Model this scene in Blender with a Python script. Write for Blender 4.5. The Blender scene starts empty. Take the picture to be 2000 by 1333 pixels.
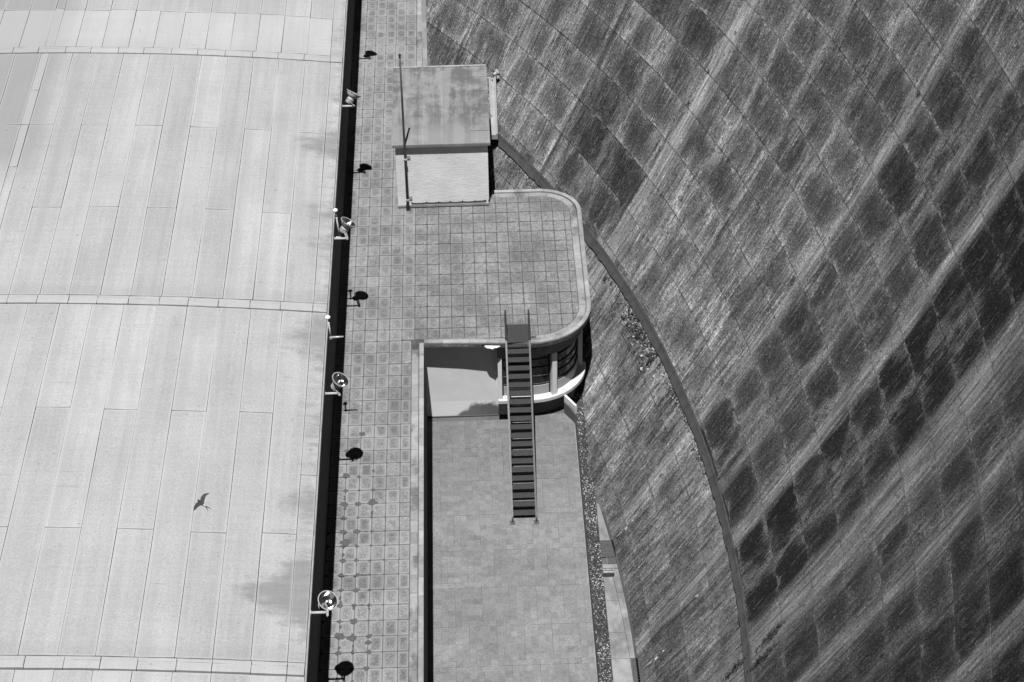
import bpy, math, random
from mathutils import Vector, Matrix
random.seed(7)
R = random.random
def U(a, b): return a + (b - a) * random.random()
rad = math.radians
S = bpy.context.scene
C = S.collection

# ------------------------------------------------------------------ camera
cam = bpy.data.cameras.new('camera'); cam.sensor_width = 36.0; cam.lens = 73.43
cam.clip_start = 0.5; cam.clip_end = 2000
camo = bpy.data.objects.new('camera', cam); C.objects.link(camo)
m = Matrix(((0.99936505, 0.03082265, -0.01787328, 1.634),
            (-0.03298069, 0.61043375, -0.79138038, -53.227),
            (-0.01348198, 0.79146737, 0.61106271, 41.103),
            (0, 0, 0, 1)))
camo.matrix_world = m
S.camera = camo

# ------------------------------------------------------------------ sky and sun
SUN = Vector((0.045, 0.31, -1.0)).normalized()          # travel direction of the light
w = bpy.data.worlds.new('World'); S.world = w; w.use_nodes = True
nt = w.node_tree; nt.nodes.clear()
sky = nt.nodes.new('ShaderNodeTexSky'); sky.sky_type = 'NISHITA'; sky.sun_disc = False
sky.sun_elevation = math.asin(-SUN.z); sky.sun_rotation = math.atan2(-SUN.x, -SUN.y)
sky.air_density = 0.45; sky.dust_density = 0.0; sky.altitude = 1200
sep = nt.nodes.new('ShaderNodeSeparateColor')           # a red-filtered black and white photograph: the blue sky is dark
bg = nt.nodes.new('ShaderNodeBackground'); bg.inputs[1].default_value = 0.05
wo = nt.nodes.new('ShaderNodeOutputWorld')
nt.links.new(sky.outputs[0], sep.inputs[0]); nt.links.new(sep.outputs[0], bg.inputs[0]); nt.links.new(bg.outputs[0], wo.inputs[0])
sun = bpy.data.lights.new('sun', 'SUN'); sun.energy = 5.0; sun.angle = rad(0.5); sun.color = (1, 1, 1)
suno = bpy.data.objects.new('sun', sun); C.objects.link(suno)
suno.rotation_euler = SUN.to_track_quat('-Z', 'Y').to_euler(); suno.location = (0, -10, 60)
S.view_settings.view_transform = 'Standard'; S.view_settings.look = 'None'
S.view_settings.exposure = 1.15; S.view_settings.gamma = 1.0
S.render.engine = 'CYCLES'
S.cycles.max_bounces = 6

# ------------------------------------------------------------------ node helper
class NT:
    def __init__(s, name, rough=0.85):
        s.m = bpy.data.materials.new(name); s.m.use_nodes = True
        s.t = s.m.node_tree; s.t.nodes.clear()
        s.out = s.t.nodes.new('ShaderNodeOutputMaterial')
        s.b = s.t.nodes.new('ShaderNodeBsdfPrincipled'); s.b.inputs['Roughness'].default_value = rough
        s.b.inputs['Specular IOR Level'].default_value = 0.25
        s.t.links.new(s.b.outputs[0], s.out.inputs[0])
        s._pos = None
    def n(s, ty): return s.t.nodes.new(ty)
    def L(s, a, b):
        if isinstance(a, (int, float)): b.default_value = a
        elif isinstance(a, tuple): b.default_value = a
        else: s.t.links.new(a, b)
    def pos(s):
        if s._pos is None: s._pos = s.n('ShaderNodeNewGeometry').outputs['Position']
        return s._pos
    def uv(s, name):
        u = s.n('ShaderNodeUVMap'); u.uv_map = name; return u.outputs[0]
    def attr(s, name):
        a = s.n('ShaderNodeAttribute'); a.attribute_name = name
        p = s.n('ShaderNodeSeparateColor'); s.L(a.outputs['Color'], p.inputs[0]); return p.outputs
    def rnd(s): return s.n('ShaderNodeObjectInfo').outputs['Random']
    def scl(s, v, sc, off=(0, 0, 0)):
        k = s.n('ShaderNodeMapping'); s.L(v, k.inputs[0]); k.inputs['Scale'].default_value = sc; k.inputs['Location'].default_value = off
        return k.outputs[0]
    def xyz(s, v):
        k = s.n('ShaderNodeSeparateXYZ'); s.L(v, k.inputs[0]); return k.outputs
    def noise(s, v, scale=1.0, det=4.0, ro=0.6, dist=0.0):
        k = s.n('ShaderNodeTexNoise'); s.L(v, k.inputs['Vector']); k.inputs['Scale'].default_value = scale
        k.inputs['Detail'].default_value = det; k.inputs['Roughness'].default_value = ro; k.inputs['Distortion'].default_value = dist
        return k.outputs['Fac']
    def vor(s, v, scale=1.0, feat='F1'):
        k = s.n('ShaderNodeTexVoronoi'); s.L(v, k.inputs['Vector']); k.inputs['Scale'].default_value = scale; k.feature = feat
        return k.outputs['Distance']
    def ma(s, op, a, b=0.0, c=0.0):
        k = s.n('ShaderNodeMath'); k.operation = op; s.L(a, k.inputs[0]); s.L(b, k.inputs[1])
        if op in ('MULTIPLY_ADD', 'SMOOTH_MIN', 'SMOOTH_MAX'): s.L(c, k.inputs[2])
        return k.outputs[0]
    def add(s, a, b): return s.ma('ADD', a, b)
    def mul(s, a, b): return s.ma('MULTIPLY', a, b)
    def sub(s, a, b): return s.ma('SUBTRACT', a, b)
    def mp(s, x, a, b, c=0.0, d=1.0, smooth=True):
        k = s.n('ShaderNodeMapRange'); k.interpolation_type = 'SMOOTHSTEP' if smooth else 'LINEAR'
        s.L(x, k.inputs['Value']); k.inputs['From Min'].default_value = a; k.inputs['From Max'].default_value = b
        k.inputs['To Min'].default_value = c; k.inputs['To Max'].default_value = d
        return k.outputs[0]
    def mix(s, f, a, b):
        k = s.n('ShaderNodeMix'); k.data_type = 'FLOAT'; s.L(f, k.inputs[0]); s.L(a, k.inputs[2]); s.L(b, k.inputs[3]); return k.outputs[0]
    def ramp(s, f, stops, interp='LINEAR'):
        k = s.n('ShaderNodeValToRGB'); k.color_ramp.interpolation = interp; e = k.color_ramp.elements
        s.L(f, k.inputs[0])
        e[0].position, e[0].color = stops[0][0], (stops[0][1],) * 3 + (1,)
        e[1].position, e[1].color = stops[-1][0], (stops[-1][1],) * 3 + (1,)
        for p, v in stops[1:-1]:
            q = e.new(p); q.color = (v, v, v, 1)
        return k.outputs[0]
    def col(s, v):
        k = s.n('ShaderNodeCombineColor')
        vv = s.mul(v, 0.52)
        for i in range(3): s.L(vv, k.inputs[i])
        s.L(k.outputs[0], s.b.inputs['Base Color'])
    def bump(s, h, st=0.3, d=0.02):
        k = s.n('ShaderNodeBump'); k.inputs['Strength'].default_value = st; k.inputs['Distance'].default_value = d
        s.L(h, k.inputs['Height']); s.L(k.outputs[0], s.b.inputs['Normal'])

def plain(name, v, rough=0.8, metal=0.0, var=0.15, sc=6.0):
    n = NT(name, rough); n.b.inputs['Metallic'].default_value = metal
    f = n.noise(n.pos(), sc, 5, 0.65)
    n.col(n.mul(v, n.mp(f, 0.25, 0.75, 1 - var, 1 + var, False)))
    n.bump(n.noise(n.pos(), 40, 3), 0.15, 0.01)
    return n.m

# ------------------------------------------------------------------ mesh helpers
def obj(name, v, f, mat, parent=None, uvs=None, cols=None, smooth=False, mats=None):
    me = bpy.data.meshes.new(name); me.from_pydata([tuple(p) for p in v], [], f)
    if mat: me.materials.append(mat)
    if uvs:
        for un, data in uvs.items():                 # per-vertex uv
            l = me.uv_layers.new(name=un)
            vi = [0] * len(me.loops); me.loops.foreach_get('vertex_index', vi)
            flat = []
            for i in vi: flat += [data[i][0], data[i][1]]
            l.data.foreach_set('uv', flat)
    if cols:
        a = me.color_attributes.new('col', 'FLOAT_COLOR', 'POINT'); flat = []
        for c in cols: flat += [c[0], c[1], c[2], 1.0]
        a.data.foreach_set('color', flat)
    if smooth: me.polygons.foreach_set('use_smooth', [True] * len(me.polygons))
    me.update()
    o = bpy.data.objects.new(name, me); C.objects.link(o)
    if parent: o.parent = parent
    return o
def empty(name, loc=(0, 0, 0)):
    o = bpy.data.objects.new(name, None); C.objects.link(o); o.location = loc; o.empty_display_size = 0.3
    return o
def tag(o, label=None, cat=None, group=None, kind=None):
    if label: o['label'] = label
    if cat: o['category'] = cat
    if group: o['group'] = group
    if kind: o['kind'] = kind
    return o
class MB:
    def __init__(s): s.v = []; s.f = []; s.c = []; s.u = []
    def add(s, v, f, c=(0, 0, 0), u=None):
        b = len(s.v); s.v += [tuple(p) for p in v]; s.f += [tuple(i + b for i in q) for q in f]
        s.c += [c] * len(v); s.u += (u if u else [(0, 0)] * len(v))
    def box(s, x0, x1, y0, y1, z0, z1, b=0.0, **k):
        if b <= 0:
            v = [(x0, y0, z0), (x1, y0, z0), (x1, y1, z0), (x0, y1, z0), (x0, y0, z1), (x1, y0, z1), (x1, y1, z1), (x0, y1, z1)]
            s.add(v, [(3, 2, 1, 0), (4, 5, 6, 7), (0, 1, 5, 4), (1, 2, 6, 5), (2, 3, 7, 6), (3, 0, 4, 7)], **k)
        else:
            v = []
            for z, i in ((z0, 0), (z1 - b, 0), (z1, b)):
                v += [(x0 + i, y0 + i, z), (x1 - i, y0 + i, z), (x1 - i, y1 - i, z), (x0 + i, y1 - i, z)]
            f = [(3, 2, 1, 0), (8, 9, 10, 11)]
            for l in (0, 4):
                for i in range(4):
                    j = (i + 1) % 4; f.append((l + i, l + j, l + j + 4, l + i + 4))
            s.add(v, f, **k)
    def tube(s, pts, r, seg=10, caps=True, **k):
        pts = [Vector(p) for p in pts]; rs = r if isinstance(r, (list, tuple)) else [r] * len(pts)
        v = []; f = []; n = len(pts)
        for i, p in enumerate(pts):
            d = (pts[min(i + 1, n - 1)] - pts[max(i - 1, 0)]).normalized()
            a = d.cross(Vector((0, 0, 1)))
            if a.length < 0.05: a = d.cross(Vector((0, 1, 0)))
            a.normalize(); b = d.cross(a)
            for j in range(seg):
                t = 2 * math.pi * j / seg; v.append(p + (a * math.cos(t) + b * math.sin(t)) * rs[i])
        for i in range(n - 1):
            for j in range(seg):
                k2 = (j + 1) % seg; f.append((i * seg + j, i * seg + k2, (i + 1) * seg + k2, (i + 1) * seg + j))
        if caps: f.append(tuple(range(seg - 1, -1, -1))); f.append(tuple(range((n - 1) * seg, n * seg)))
        s.add(v, f, **k)
    def lathe(s, prof, o, ax, seg=24, **k):               # prof: (radius, distance along ax)
        o = Vector(o); ax = Vector(ax).normalized(); a = ax.cross(Vector((0, 0, 1)))
        if a.length < 0.05: a = Vector((1, 0, 0))
        a.normalize(); b = ax.cross(a); v = []; f = []
        for r, h in prof:
            for j in range(seg):
                t = 2 * math.pi * j / seg; v.append(o + ax * h + (a * math.cos(t) + b * math.sin(t)) * r)
        for i in range(len(prof) - 1):
            for j in range(seg):
                q = (j + 1) % seg; f.append((i * seg + j, i * seg + q, (i + 1) * seg + q, (i + 1) * seg + j))
        s.add(v, f, **k)
    def obox(s, p, q, w, h, up=(0, 0, 1), **k):           # a bar from p to q, w wide and h high
        p = Vector(p); q = Vector(q); d = (q - p).normalized(); a = d.cross(Vector(up)).normalized(); b = a.cross(d)
        v = []
        for e in (p, q):
            for sa, sb in ((-1, -1), (1, -1), (1, 1), (-1, 1)): v.append(e + a * sa * w / 2 + b * sb * h / 2)
        s.add(v, [(0, 1, 2, 3), (7, 6, 5, 4), (0, 4, 5, 1), (1, 5, 6, 2), (2, 6, 7, 3), (3, 7, 4, 0)], **k)
    def build(s, name, mat, parent=None, smooth=False, uv=None):
        return obj(name, s.v, s.f, mat, parent, {uv: s.u} if uv else None, s.c, smooth)

# ------------------------------------------------------------------ materials
def mat_dam():
    n = NT('dam_concrete', 1.0); n.b.inputs['Specular IOR Level'].default_value = 0.05
    A = n.uv('face'); B = n.uv('panel'); a = n.attr('col')
    def fb(sx, sy, o=(0, 0, 0), det=5, ro=0.7, gain=4.6):          # centred noise, about -1..1
        return n.mul(n.sub(n.noise(n.scl(A, (sx, sy, 1), o), 1.0, det, ro), 0.5), gain)
    st1 = fb(3.2, 0.22, det=6, ro=0.75); st2 = fb(9.0, 0.42, (3, 7, 0), 4, 0.7); st3 = fb(17.0, 1.0, (13, 2, 0), 3, 0.75)
    grain = fb(9, 6, (2, 2, 0), 4, 0.9); big = fb(0.42, 0.40, (9, 4, 0), 4, 0.6); mid = fb(1.5, 0.9, (19, 14, 0), 5, 0.65)
    fine = fb(24, 15, (7, 3, 0), 2, 0.8); bx = n.xyz(B)
    wu = n.mul(fb(1.0, 0.35, (21, 3, 0), 4, 0.6), 0.34); wv = n.mul(fb(1.6, 0.6, (1, 33, 0), 4, 0.65), 0.16)
    fuu = n.add(bx[0], wu); fu = n.ma('FRACT', fuu); fv = n.add(bx[1], wv)
    wn = n.n('ShaderNodeTexWhiteNoise'); wn.noise_dimensions = '2D'
    cv = n.n('ShaderNodeCombineXYZ'); n.L(n.ma('FLOOR', fuu), cv.inputs[0]); n.L(n.mul(a[1], 97.0), cv.inputs[1]); n.L(cv.outputs[0], wn.inputs['Vector'])
    cell = wn.outputs['Value']
    su = n.ma('SINE', n.mul(fu, math.pi)); sv = n.ma('SINE', n.mul(n.mp(fv, 0, 1, 0, 1, False), math.pi))
    pt = n.mul(n.ma('POWER', n.ma('MAXIMUM', su, 0.0), 1.25), n.ma('POWER', n.ma('MAXIMUM', sv, 0.0), 0.40))
    ns = n.add(n.add(n.mul(st1, 0.50), n.mul(st2, 0.62)), n.add(n.mul(mid, 0.62), n.mul(grain, 0.50)))
    pt = n.add(n.add(pt, ns), n.add(n.mul(big, 0.45), n.mul(n.sub(cell, 0.5), 0.50)))
    pt = n.add(pt, n.mp(a[0], 0.60, 1.0, -0.06, 0.42, False))
    patch = n.mp(pt, 0.10, 1.02)
    base = n.mul(0.232, n.ma('POWER', 2.0, n.add(n.add(n.mul(st1, 1.25), n.mul(st2, 1.3)), n.add(n.add(n.add(n.mul(fine, 1.3), n.mul(st3, 0.8)), n.mul(grain, 1.4)), n.add(n.mul(big, 0.85), n.mul(mid, 1.15))))))
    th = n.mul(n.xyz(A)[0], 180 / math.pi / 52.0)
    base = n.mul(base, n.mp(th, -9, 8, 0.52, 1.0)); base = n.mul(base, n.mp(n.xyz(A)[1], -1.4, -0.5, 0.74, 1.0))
    # lime runs along some of the vertical joints, by angle along the arch
    thn = n.add(th, n.mul(st1, 0.16))
    def band(c, wl, wr, amt):       # wl to the greater angle, wr to the smaller
        lo = n.mp(thn, c - wr, c, 0, 1); hi = n.mp(thn, c, c + wl, 1, 0); return n.mul(n.mul(lo, hi), amt)
    lb = band(18.35, 0.22, 1.1, 1.0)
    for bnd in (band(1.75, 0.40, 0.62, 1.0), band(-3.1, 1.1, 1.7, 1.0), band(-6.3, 0.5, 0.9, 0.8), band(7.75, 0.25, 0.7, 0.55),
                band(29.3, 0.3, 1.2, 0.5), band(-11.3, 0.5, 0.9, 0.8), band(-15.5, 0.5, 0.9, 0.7), band(4.2, 0.4, 0.5, 0.3)):
        lb = n.ma('MAXIMUM', lb, bnd)
    lb = n.mul(lb, n.mp(n.add(n.mul(st2, 0.6), n.mul(st3, 0.4)), -0.7, 0.0, 0.45, 1.0))
    db = n.ma('MAXIMUM', band(24.35, 0.30, 0.24, 1.0), n.ma('MAXIMUM', band(-8.75, 0.24, 0.24, 1.0), band(12.95, 0.12, 0.4, 0.5)))
    fl = n.mul(n.mp(n.add(st3, n.mul(st2, 0.5)), 0.35, 0.8), n.mp(fb(0.9, 0.7, (2, 8, 0), 3, 0.6), -0.15, 0.55))   # efflorescence flecks
    patch = n.mul(patch, n.sub(1.0, n.mul(lb, 0.9)))
    dark = n.mul(0.017, n.ma('POWER', 2.0, n.add(n.add(n.mul(grain, 1.0), n.mul(fine, 0.9)), n.add(n.mul(st2, 0.8), n.mul(mid, 0.6)))))
    col = n.mix(n.mul(patch, a[0]), base, dark)
    col = n.mix(n.mul(lb, 0.85), col, n.mul(n.mp(th, -6, 10, 0.21, 0.31), n.ma('POWER', 2.0, n.add(n.add(n.mul(st2, 0.9), n.mul(fine, 0.6)), n.mul(st1, 0.6)))))
    col = n.mix(n.mul(db, 0.72), col, 0.042)
    col = n.mix(n.mul(fl, 0.40), col, 0.32)
    # rough lighter concrete under the strip
    lo = n.mul(a[2], n.mp(n.add(fb(1.3, 1.6, (6, 1, 0), 5, 0.7), n.mul(st2, 0.3)), -0.1, 0.5))
    col = n.mix(n.mul(lo, 0.55), col, 0.27)
    # stains weeping from the joints, black pits
    wp = n.mul(n.mp(bx[1], 0.40, 1.0, 0, 1), n.mp(fb(7, 0.22, (31, 5, 0), 4, 0.7), 0.15, 0.7)); col = n.mix(n.mul(wp, 0.55), col, 0.045)
    pit = n.mp(fb(9, 5, (1, 41, 0), 2, 0.5), 0.62, 0.80); col = n.mix(n.mul(pit, 0.6), col, 0.02)
    edge = n.mp(n.ma('MINIMUM', bx[1], n.sub(1.0, bx[1])), 0.0, 0.03, 0.45, 0.0); col = n.mix(n.mul(edge, n.mp(st1, -0.4, 0.4)), col, 0.03)
    spk = n.mp(n.add(fine, n.mul(grain, 0.6)), 0.62, 1.0); col = n.mix(n.mul(spk, 0.38), col, 0.36)
    col = n.mul(col, n.mp(a[1], 0, 1, 0.86, 1.14, False))
    n.col(n.ma('MAXIMUM', col, 0.012))
    n.bump(n.add(n.mul(st3, 0.5), grain), 0.6, 0.02)
    return n.m

def mat_tile(name, lo, hi, edge, dims, rv=0.4, gain=1.0, dirt=0.8, blot=1.0):
    n = NT(name, 0.88); B = n.uv('tile'); a = n.attr('col'); p = n.pos(); x = n.xyz(B)
    r = n.ma('FRACT', n.add(n.rnd(), n.mul(a[0], 7.31)))
    dx = n.mul(n.sub(0.5, n.ma('ABSOLUTE', n.sub(x[0], 0.5))), dims[0]); dy = n.mul(n.sub(0.5, n.ma('ABSOLUTE', n.sub(x[1], 0.5))), dims[1])
    d = n.ma('SMOOTH_MIN', dx, dy, 0.06)
    n1 = n.noise(p, 6, 5, 0.7); n2 = n.noise(p, 17, 4, 0.85); n3 = n.noise(p, 0.7, 4, 0.6); n4 = n.noise(p, 34, 2, 0.8)
    dd = n.add(n.add(d, n.mul(n.sub(n1, 0.5), 0.20)), n.mul(n.sub(n2, 0.5), 0.12))
    e = n.mul(n.mp(dd, 0.135, -0.02), a[1])
    dj = n.mul(n.mp(n.add(d, n.mul(n.sub(n1, 0.5), 0.10)), 0.045, 0.0), n.mul(n.sub(1.0, n.ma('MINIMUM', a[1], 1.0)), n.mul(n.mp(n3, 0.35, 0.62, 0.35, 1.0), dirt)))
    c = n.mix(n.mp(n1, 0.3, 0.7), lo, hi)
    c = n.add(c, n.mul(n.sub(r, 0.5), (hi - lo) * rv))
    c = n.mul(c, n.mp(n3, 0.36, 0.64, 1 - 0.24 * blot, 1 + 0.30 * blot))
    c = n.mul(c, n.ma('POWER', 2.0, n.add(n.mul(n.sub(n2, 0.5), 3.8 * gain), n.mul(n.sub(n4, 0.5), 3.0 * gain))))
    c = n.mix(n.mul(e, 0.8), c, edge); c = n.mix(dj, c, 0.055)
    if dirt == 0.0:                                   # damp staining at the sheltered end of the court
        c = n.mul(c, n.mp(n.add(n.xyz(p)[1], n.mul(n.sub(n3, 0.5), 9.0)), -4.5, -0.5, 1.0, 0.80))
    fleck = n.mp(n.noise(p, 22, 2, 0.5), 0.735, 0.77)
    c = n.mix(n.mul(fleck, 0.5), c, 0.42)
    n.col(n.ma('MAXIMUM', c, 0.03)); n.bump(n.add(n2, n1), 0.35, 0.012)
    return n.m

def mat_roof():
    n = NT('roofing_felt', 0.8); p = n.pos(); x = n.xyz(p); r = n.rnd(); B = n.uv('sheet'); bx = n.xyz(B)
    f = n.noise(n.scl(p, (0.6, 0.35, 1)), 1, 4, 0.6); g = n.noise(p, 20, 3, 0.9)
    ly = n.noise(n.scl(p, (5.0, 0.12, 0.12)), 1, 4, 0.6)                 # faint bands along the sheet
    lx = n.noise(n.scl(p, (0.35, 7.0, 1), (4, 2, 0)), 1, 5, 0.7)          # faint bands across
    c = n.mul(0.368, n.mp(r, 0, 1, 0.89, 1.05, False))
    c = n.mul(c, n.mp(f, 0.3, 0.7, 0.93, 1.06)); c = n.mul(c, n.mp(ly, 0.3, 0.7, 0.93, 1.05)); c = n.mul(c, n.mp(lx, 0.35, 0.65, 0.975, 1.02))
    c = n.mul(c, n.mp(g, 0.35, 0.65, 0.84, 1.15, False))
    sc = n.noise(n.scl(p, (0.7, 13, 1), (2, 9, 0)), 1, 3, 0.6); scm = n.noise(n.scl(p, (0.5, 0.3, 1), (7, 1, 0)), 1, 3, 0.6)
    scr = n.mul(n.mp(sc, 0.66, 0.72), n.mp(scm, 0.46, 0.60))               # scratches across the sheets
    c = n.mix(n.mul(scr, 0.45), c, 0.16)
    # darker old sheets in the far corner
    old = n.mul(n.mp(x[0], -12.0, -13.2), n.mp(x[1], 3.0, 5.5)); c = n.mix(n.mul(old, 0.75), c, 0.23); old2 = n.mul(n.mp(x[1], 14.0, 15.2), n.mp(r, 0.55, 0.8)); c = n.mix(n.mul(old2, 0.35), c, 0.24)
    # water stains creeping in from the eaves
    d = n.sub(-2.74, x[0])
    wv = n.noise(n.scl(p, (0.25, 0.55, 1), (1, 3, 0)), 1, 4, 0.65); wf = n.noise(n.scl(p, (1.0, 3.2, 1)), 1, 6, 0.8); wq = n.noise(n.scl(p, (2.4, 2.4, 1), (3, 3, 0)), 1, 5, 0.7)
    reach = n.mp(wv, 0.45, 0.75, -0.25, 0.7)
    for yc, wd, am in ((-14.9, 1.7, 1.35), (-11.6, 0.9, 0.75), (-4.3, 1.5, 0.95), (6.4, 1.3, 0.75), (2.2, 0.7, 0.35), (9.3, 0.5, 0.3), (-8.6, 0.5, 0.3)):
        reach = n.add(reach, n.mul(n.mp(n.ma('ABSOLUTE', n.sub(x[1], yc)), wd, 0.0), am))
    stn = n.mp(n.add(n.add(n.sub(d, reach), n.mul(n.sub(wf, 0.5), 2.2)), n.mul(n.sub(wq, 0.5), 1.6)), 0.75, -0.45)
    c = n.mix(n.mul(stn, 0.66), c, n.mul(0.15, n.mp(wf, 0.2, 0.8, 0.7, 1.4)))
    # dust gathers along the ribs, bright edges on the sheets
    for Y in (-17.35, -2.6, 12.2):
        k = n.mul(n.mp(n.add(n.ma('ABSOLUTE', n.sub(x[1], Y)), n.mul(n.sub(wf, 0.5), 0.5)), 0.75, 0.1), 0.22); c = n.mix(k, c, 0.20)
    ba = n.mul(n.ma('MINIMUM', bx[0], n.sub(1.0, bx[0])), 0.9); gr = n.mul(n.mul(n.mp(bx[0], 0.02, 0.12), n.mp(bx[0], 0.55, 0.15)), n.mp(r, 0.2, 0.9, 0.0, 0.30)); c = n.mix(n.mul(gr, n.mp(ly, 0.3, 0.6, 0.5, 1)), c, 0.27)
    eb = n.mp(n.ma('MINIMUM', ba, bx[1]), 0.07, 0.01); c = n.mix(n.mul(eb, 0.35), c, 0.46)
    spk = n.mp(n.noise(p, 5.5, 1, 0.4), 0.775, 0.80); c = n.mix(n.mul(spk, 0.4), c, 0.10)
    n.col(c); n.bump(n.add(g, n.mul(lx, 2)), 0.25, 0.012)
    return n.m

def mat_plaster():
    n = NT('white_render', 0.8); p = n.pos(); x = n.xyz(p)
    f = n.noise(p, 1.6, 5, 0.6); g = n.noise(p, 45, 3, 0.7); h = n.noise(n.scl(p, (2.2, 1, 2.2)), 1, 5, 0.75)
    c = n.mul(0.80, n.mp(f, 0.3, 0.7, 0.94, 1.05)); c = n.mul(c, n.mp(g, 0.2, 0.8, 0.95, 1.05, False))
    low = n.mp(n.add(x[2], n.mul(n.sub(f, 0.5), 0.05)), -2.66, -2.72); c = n.mix(n.mul(low, 0.9), c, 0.90)
    # mould spreading up from the foot of the wall near the bay
    rr = n.sub(n.add(n.mp(x[0], 0.7, 1.7, -0.05, 0.58), n.mul(n.sub(h, 0.5), 0.7)), n.add(x[2], 3.36))
    mo = n.mp(rr, -0.06, 0.16); c = n.mix(n.mul(mo, n.mp(g, 0.2, 0.8, 0.82, 0.98)), c, n.mp(x[0], 1.0, 2.3, 0.12, 0.05))
    n.col(c); n.bump(g, 0.2, 0.01)
    return n.m

def mat_board():
    n = NT('board_marked_concrete', 0.85); p = n.pos(); x = n.xyz(p)
    s = n.noise(n.scl(p, (2.6, 1, 26)), 1, 5, 0.8); t = n.noise(n.scl(p, (6, 1, 60), (2, 0, 3)), 1, 3, 0.7); f = n.noise(p, 1.2, 4, 0.6); g = n.noise(p, 60, 3, 0.7)
    c = n.mul(0.95, n.mp(s, 0.35, 0.65, 0.88, 1.05)); c = n.mul(c, n.mp(f, 0.3, 0.7, 0.92, 1.06)); c = n.mul(c, n.mp(g, 0.2, 0.8, 0.93, 1.07, False))
    dk = n.mul(n.mp(t, 0.64, 0.70), 0.35); c = n.mix(dk, c, 0.34)
    n.col(c); n.bump(n.add(s, t), 0.5, 0.015)
    return n.m

def mat_hutroof():
    n = NT('hut_roof_concrete', 0.85); p = n.pos(); x = n.xyz(p); r = n.rnd()
    f = n.noise(n.scl(p, (1.6, 1.2, 1)), 1, 6, 0.72, 0.3); g = n.noise(p, 50, 3, 0.7); v = n.noise(n.scl(p, (3.0, 0.2, 1), (3, 0, 0)), 1, 4, 0.6); b = n.noise(n.scl(p, (2.2, 2.0, 1), (8, 2, 0)), 1, 3, 0.5)
    c = n.mix(n.mp(n.add(n.add(0.05, n.mul(f, 0.9)), n.mul(n.sub(v, 0.5), 0.75)), 0.38, 0.64), 0.115, 0.225)
    c = n.mix(n.mul(n.mp(b, 0.60, 0.70), 0.4), c, 0.30)
    fr = n.mp(n.add(x[1], n.mul(n.sub(f, 0.5), 2.6)), 9.6, 8.1); c = n.mix(n.mul(fr, 0.55), c, 0.27)
    c = n.mul(c, n.mp(r, 0, 1, 0.92, 1.08, False)); c = n.mul(c, n.mp(g, 0.3, 0.7, 0.84, 1.16, False))
    n.col(c); n.bump(g, 0.25, 0.01)
    return n.m

def mat_kerb(name, v, dk=0.09, amt=0.6):
    n = NT(name, 0.88); p = n.pos(); r = n.rnd()
    f = n.noise(p, 2.2, 5, 0.65); g = n.noise(p, 30, 4, 0.75); h = n.noise(n.scl(p, (1, 0.6, 1), (5, 5, 0)), 1.1, 4, 0.6)
    c = n.mul(v, n.mp(r, 0, 1, 0.82, 1.15, False)); c = n.mul(c, n.mp(f, 0.3, 0.7, 0.85, 1.15)); c = n.mul(c, n.mp(g, 0.2, 0.8, 0.78, 1.2, False))
    c = n.mix(n.mul(n.mp(h, 0.50, 0.64), amt), c, n.mul(dk, n.mp(g, 0.2, 0.8, 0.6, 1.5)))
    n.col(c); n.bump(n.add(f, g), 0.35, 0.015)
    return n.m

M = {}
M['dam'] = mat_dam()
M['tile'] = mat_tile('paving_tile', 0.120, 0.192, 0.33, (0.4, 0.6))
M['ltile'] = mat_tile('court_tile', 0.152, 0.205, 0.24, (0.2, 0.22), 0.85, 0.5, 0.0, 0.45)
M['roof'] = mat_roof(); M['plaster'] = mat_plaster(); M['board'] = mat_board(); M['hutroof'] = mat_hutroof()
M['kerb'] = mat_kerb('kerb_stone', 0.30, 0.12, 0.35); M['gutter'] = mat_kerb('gutter_slab', 0.27, 0.07, 0.75)
M['rim'] = mat_kerb('rim_concrete', 0.29, 0.12, 0.45); M['path'] = mat_kerb('path_concrete', 0.26, 0.10, 0.6)
M['bitumen'] = plain('bitumen_joint', 0.085, 0.9, 0, 0.5, 2); M['mortar'] = mat_kerb('mortar_bed', 0.085, 0.03, 0.6)
M['core'] = plain('near_black', 0.03, 0.95); M['strip'] = plain('dark_smooth_concrete', 0.058, 0.75, 0, 0.4, 2.5)  # core: plain near-black for joint backing, cables, bolts and fittings
M['wall'] = plain('painted_shade_wall', 0.03, 0.85); M['white'] = plain('white_paint', 0.58, 0.6, 0, 0.05)  # wall: shade painted in as a near-black colour, for walls lying in shadow
M['steel'] = plain('dark_painted_steel', 0.04, 0.55, 0, 0.3, 9); M['tread'] = plain('steel_tread', 0.04, 0.6, 0, 0.35, 14)
M['edge'] = plain('worn_steel_edge', 0.06, 0.5, 0, 0.95, 14)
M['pole'] = plain('grey_pole_paint', 0.07, 0.5, 0, 0.2); M['galv'] = plain('galvanised_steel', 0.45, 0.45, 0.3, 0.15)
M['lampgrey'] = plain('lamp_grey_paint', 0.42, 0.45, 0.0, 0.12); M['globe'] = plain('white_globe_glass', 0.9, 0.25, 0, 0.02)
M['ground'] = plain('rock_ground', 0.12, 0.95, 0, 0.4, 0.8); M['moss'] = plain('moss_mortar', 0.085, 0.95, 0, 0.3, 12)
M['cover'] = plain('dark_metal_cover', 0.075, 0.6, 0.0, 0.3, 10); M['weed'] = plain('weed_leaf', 0.05, 0.8, 0, 0.5, 20)
M['drip'] = plain('pale_sheet_metal', 0.6, 0.6, 0, 0.2, 8)
n = NT('mirror_reflector', 0.16); n.b.inputs['Metallic'].default_value = 1.0; n.col(n.mul(0.85, n.mp(n.noise(n.pos(), 14, 3), 0.3, 0.7, 0.8, 1.0))); M['mirror'] = n.m
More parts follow.
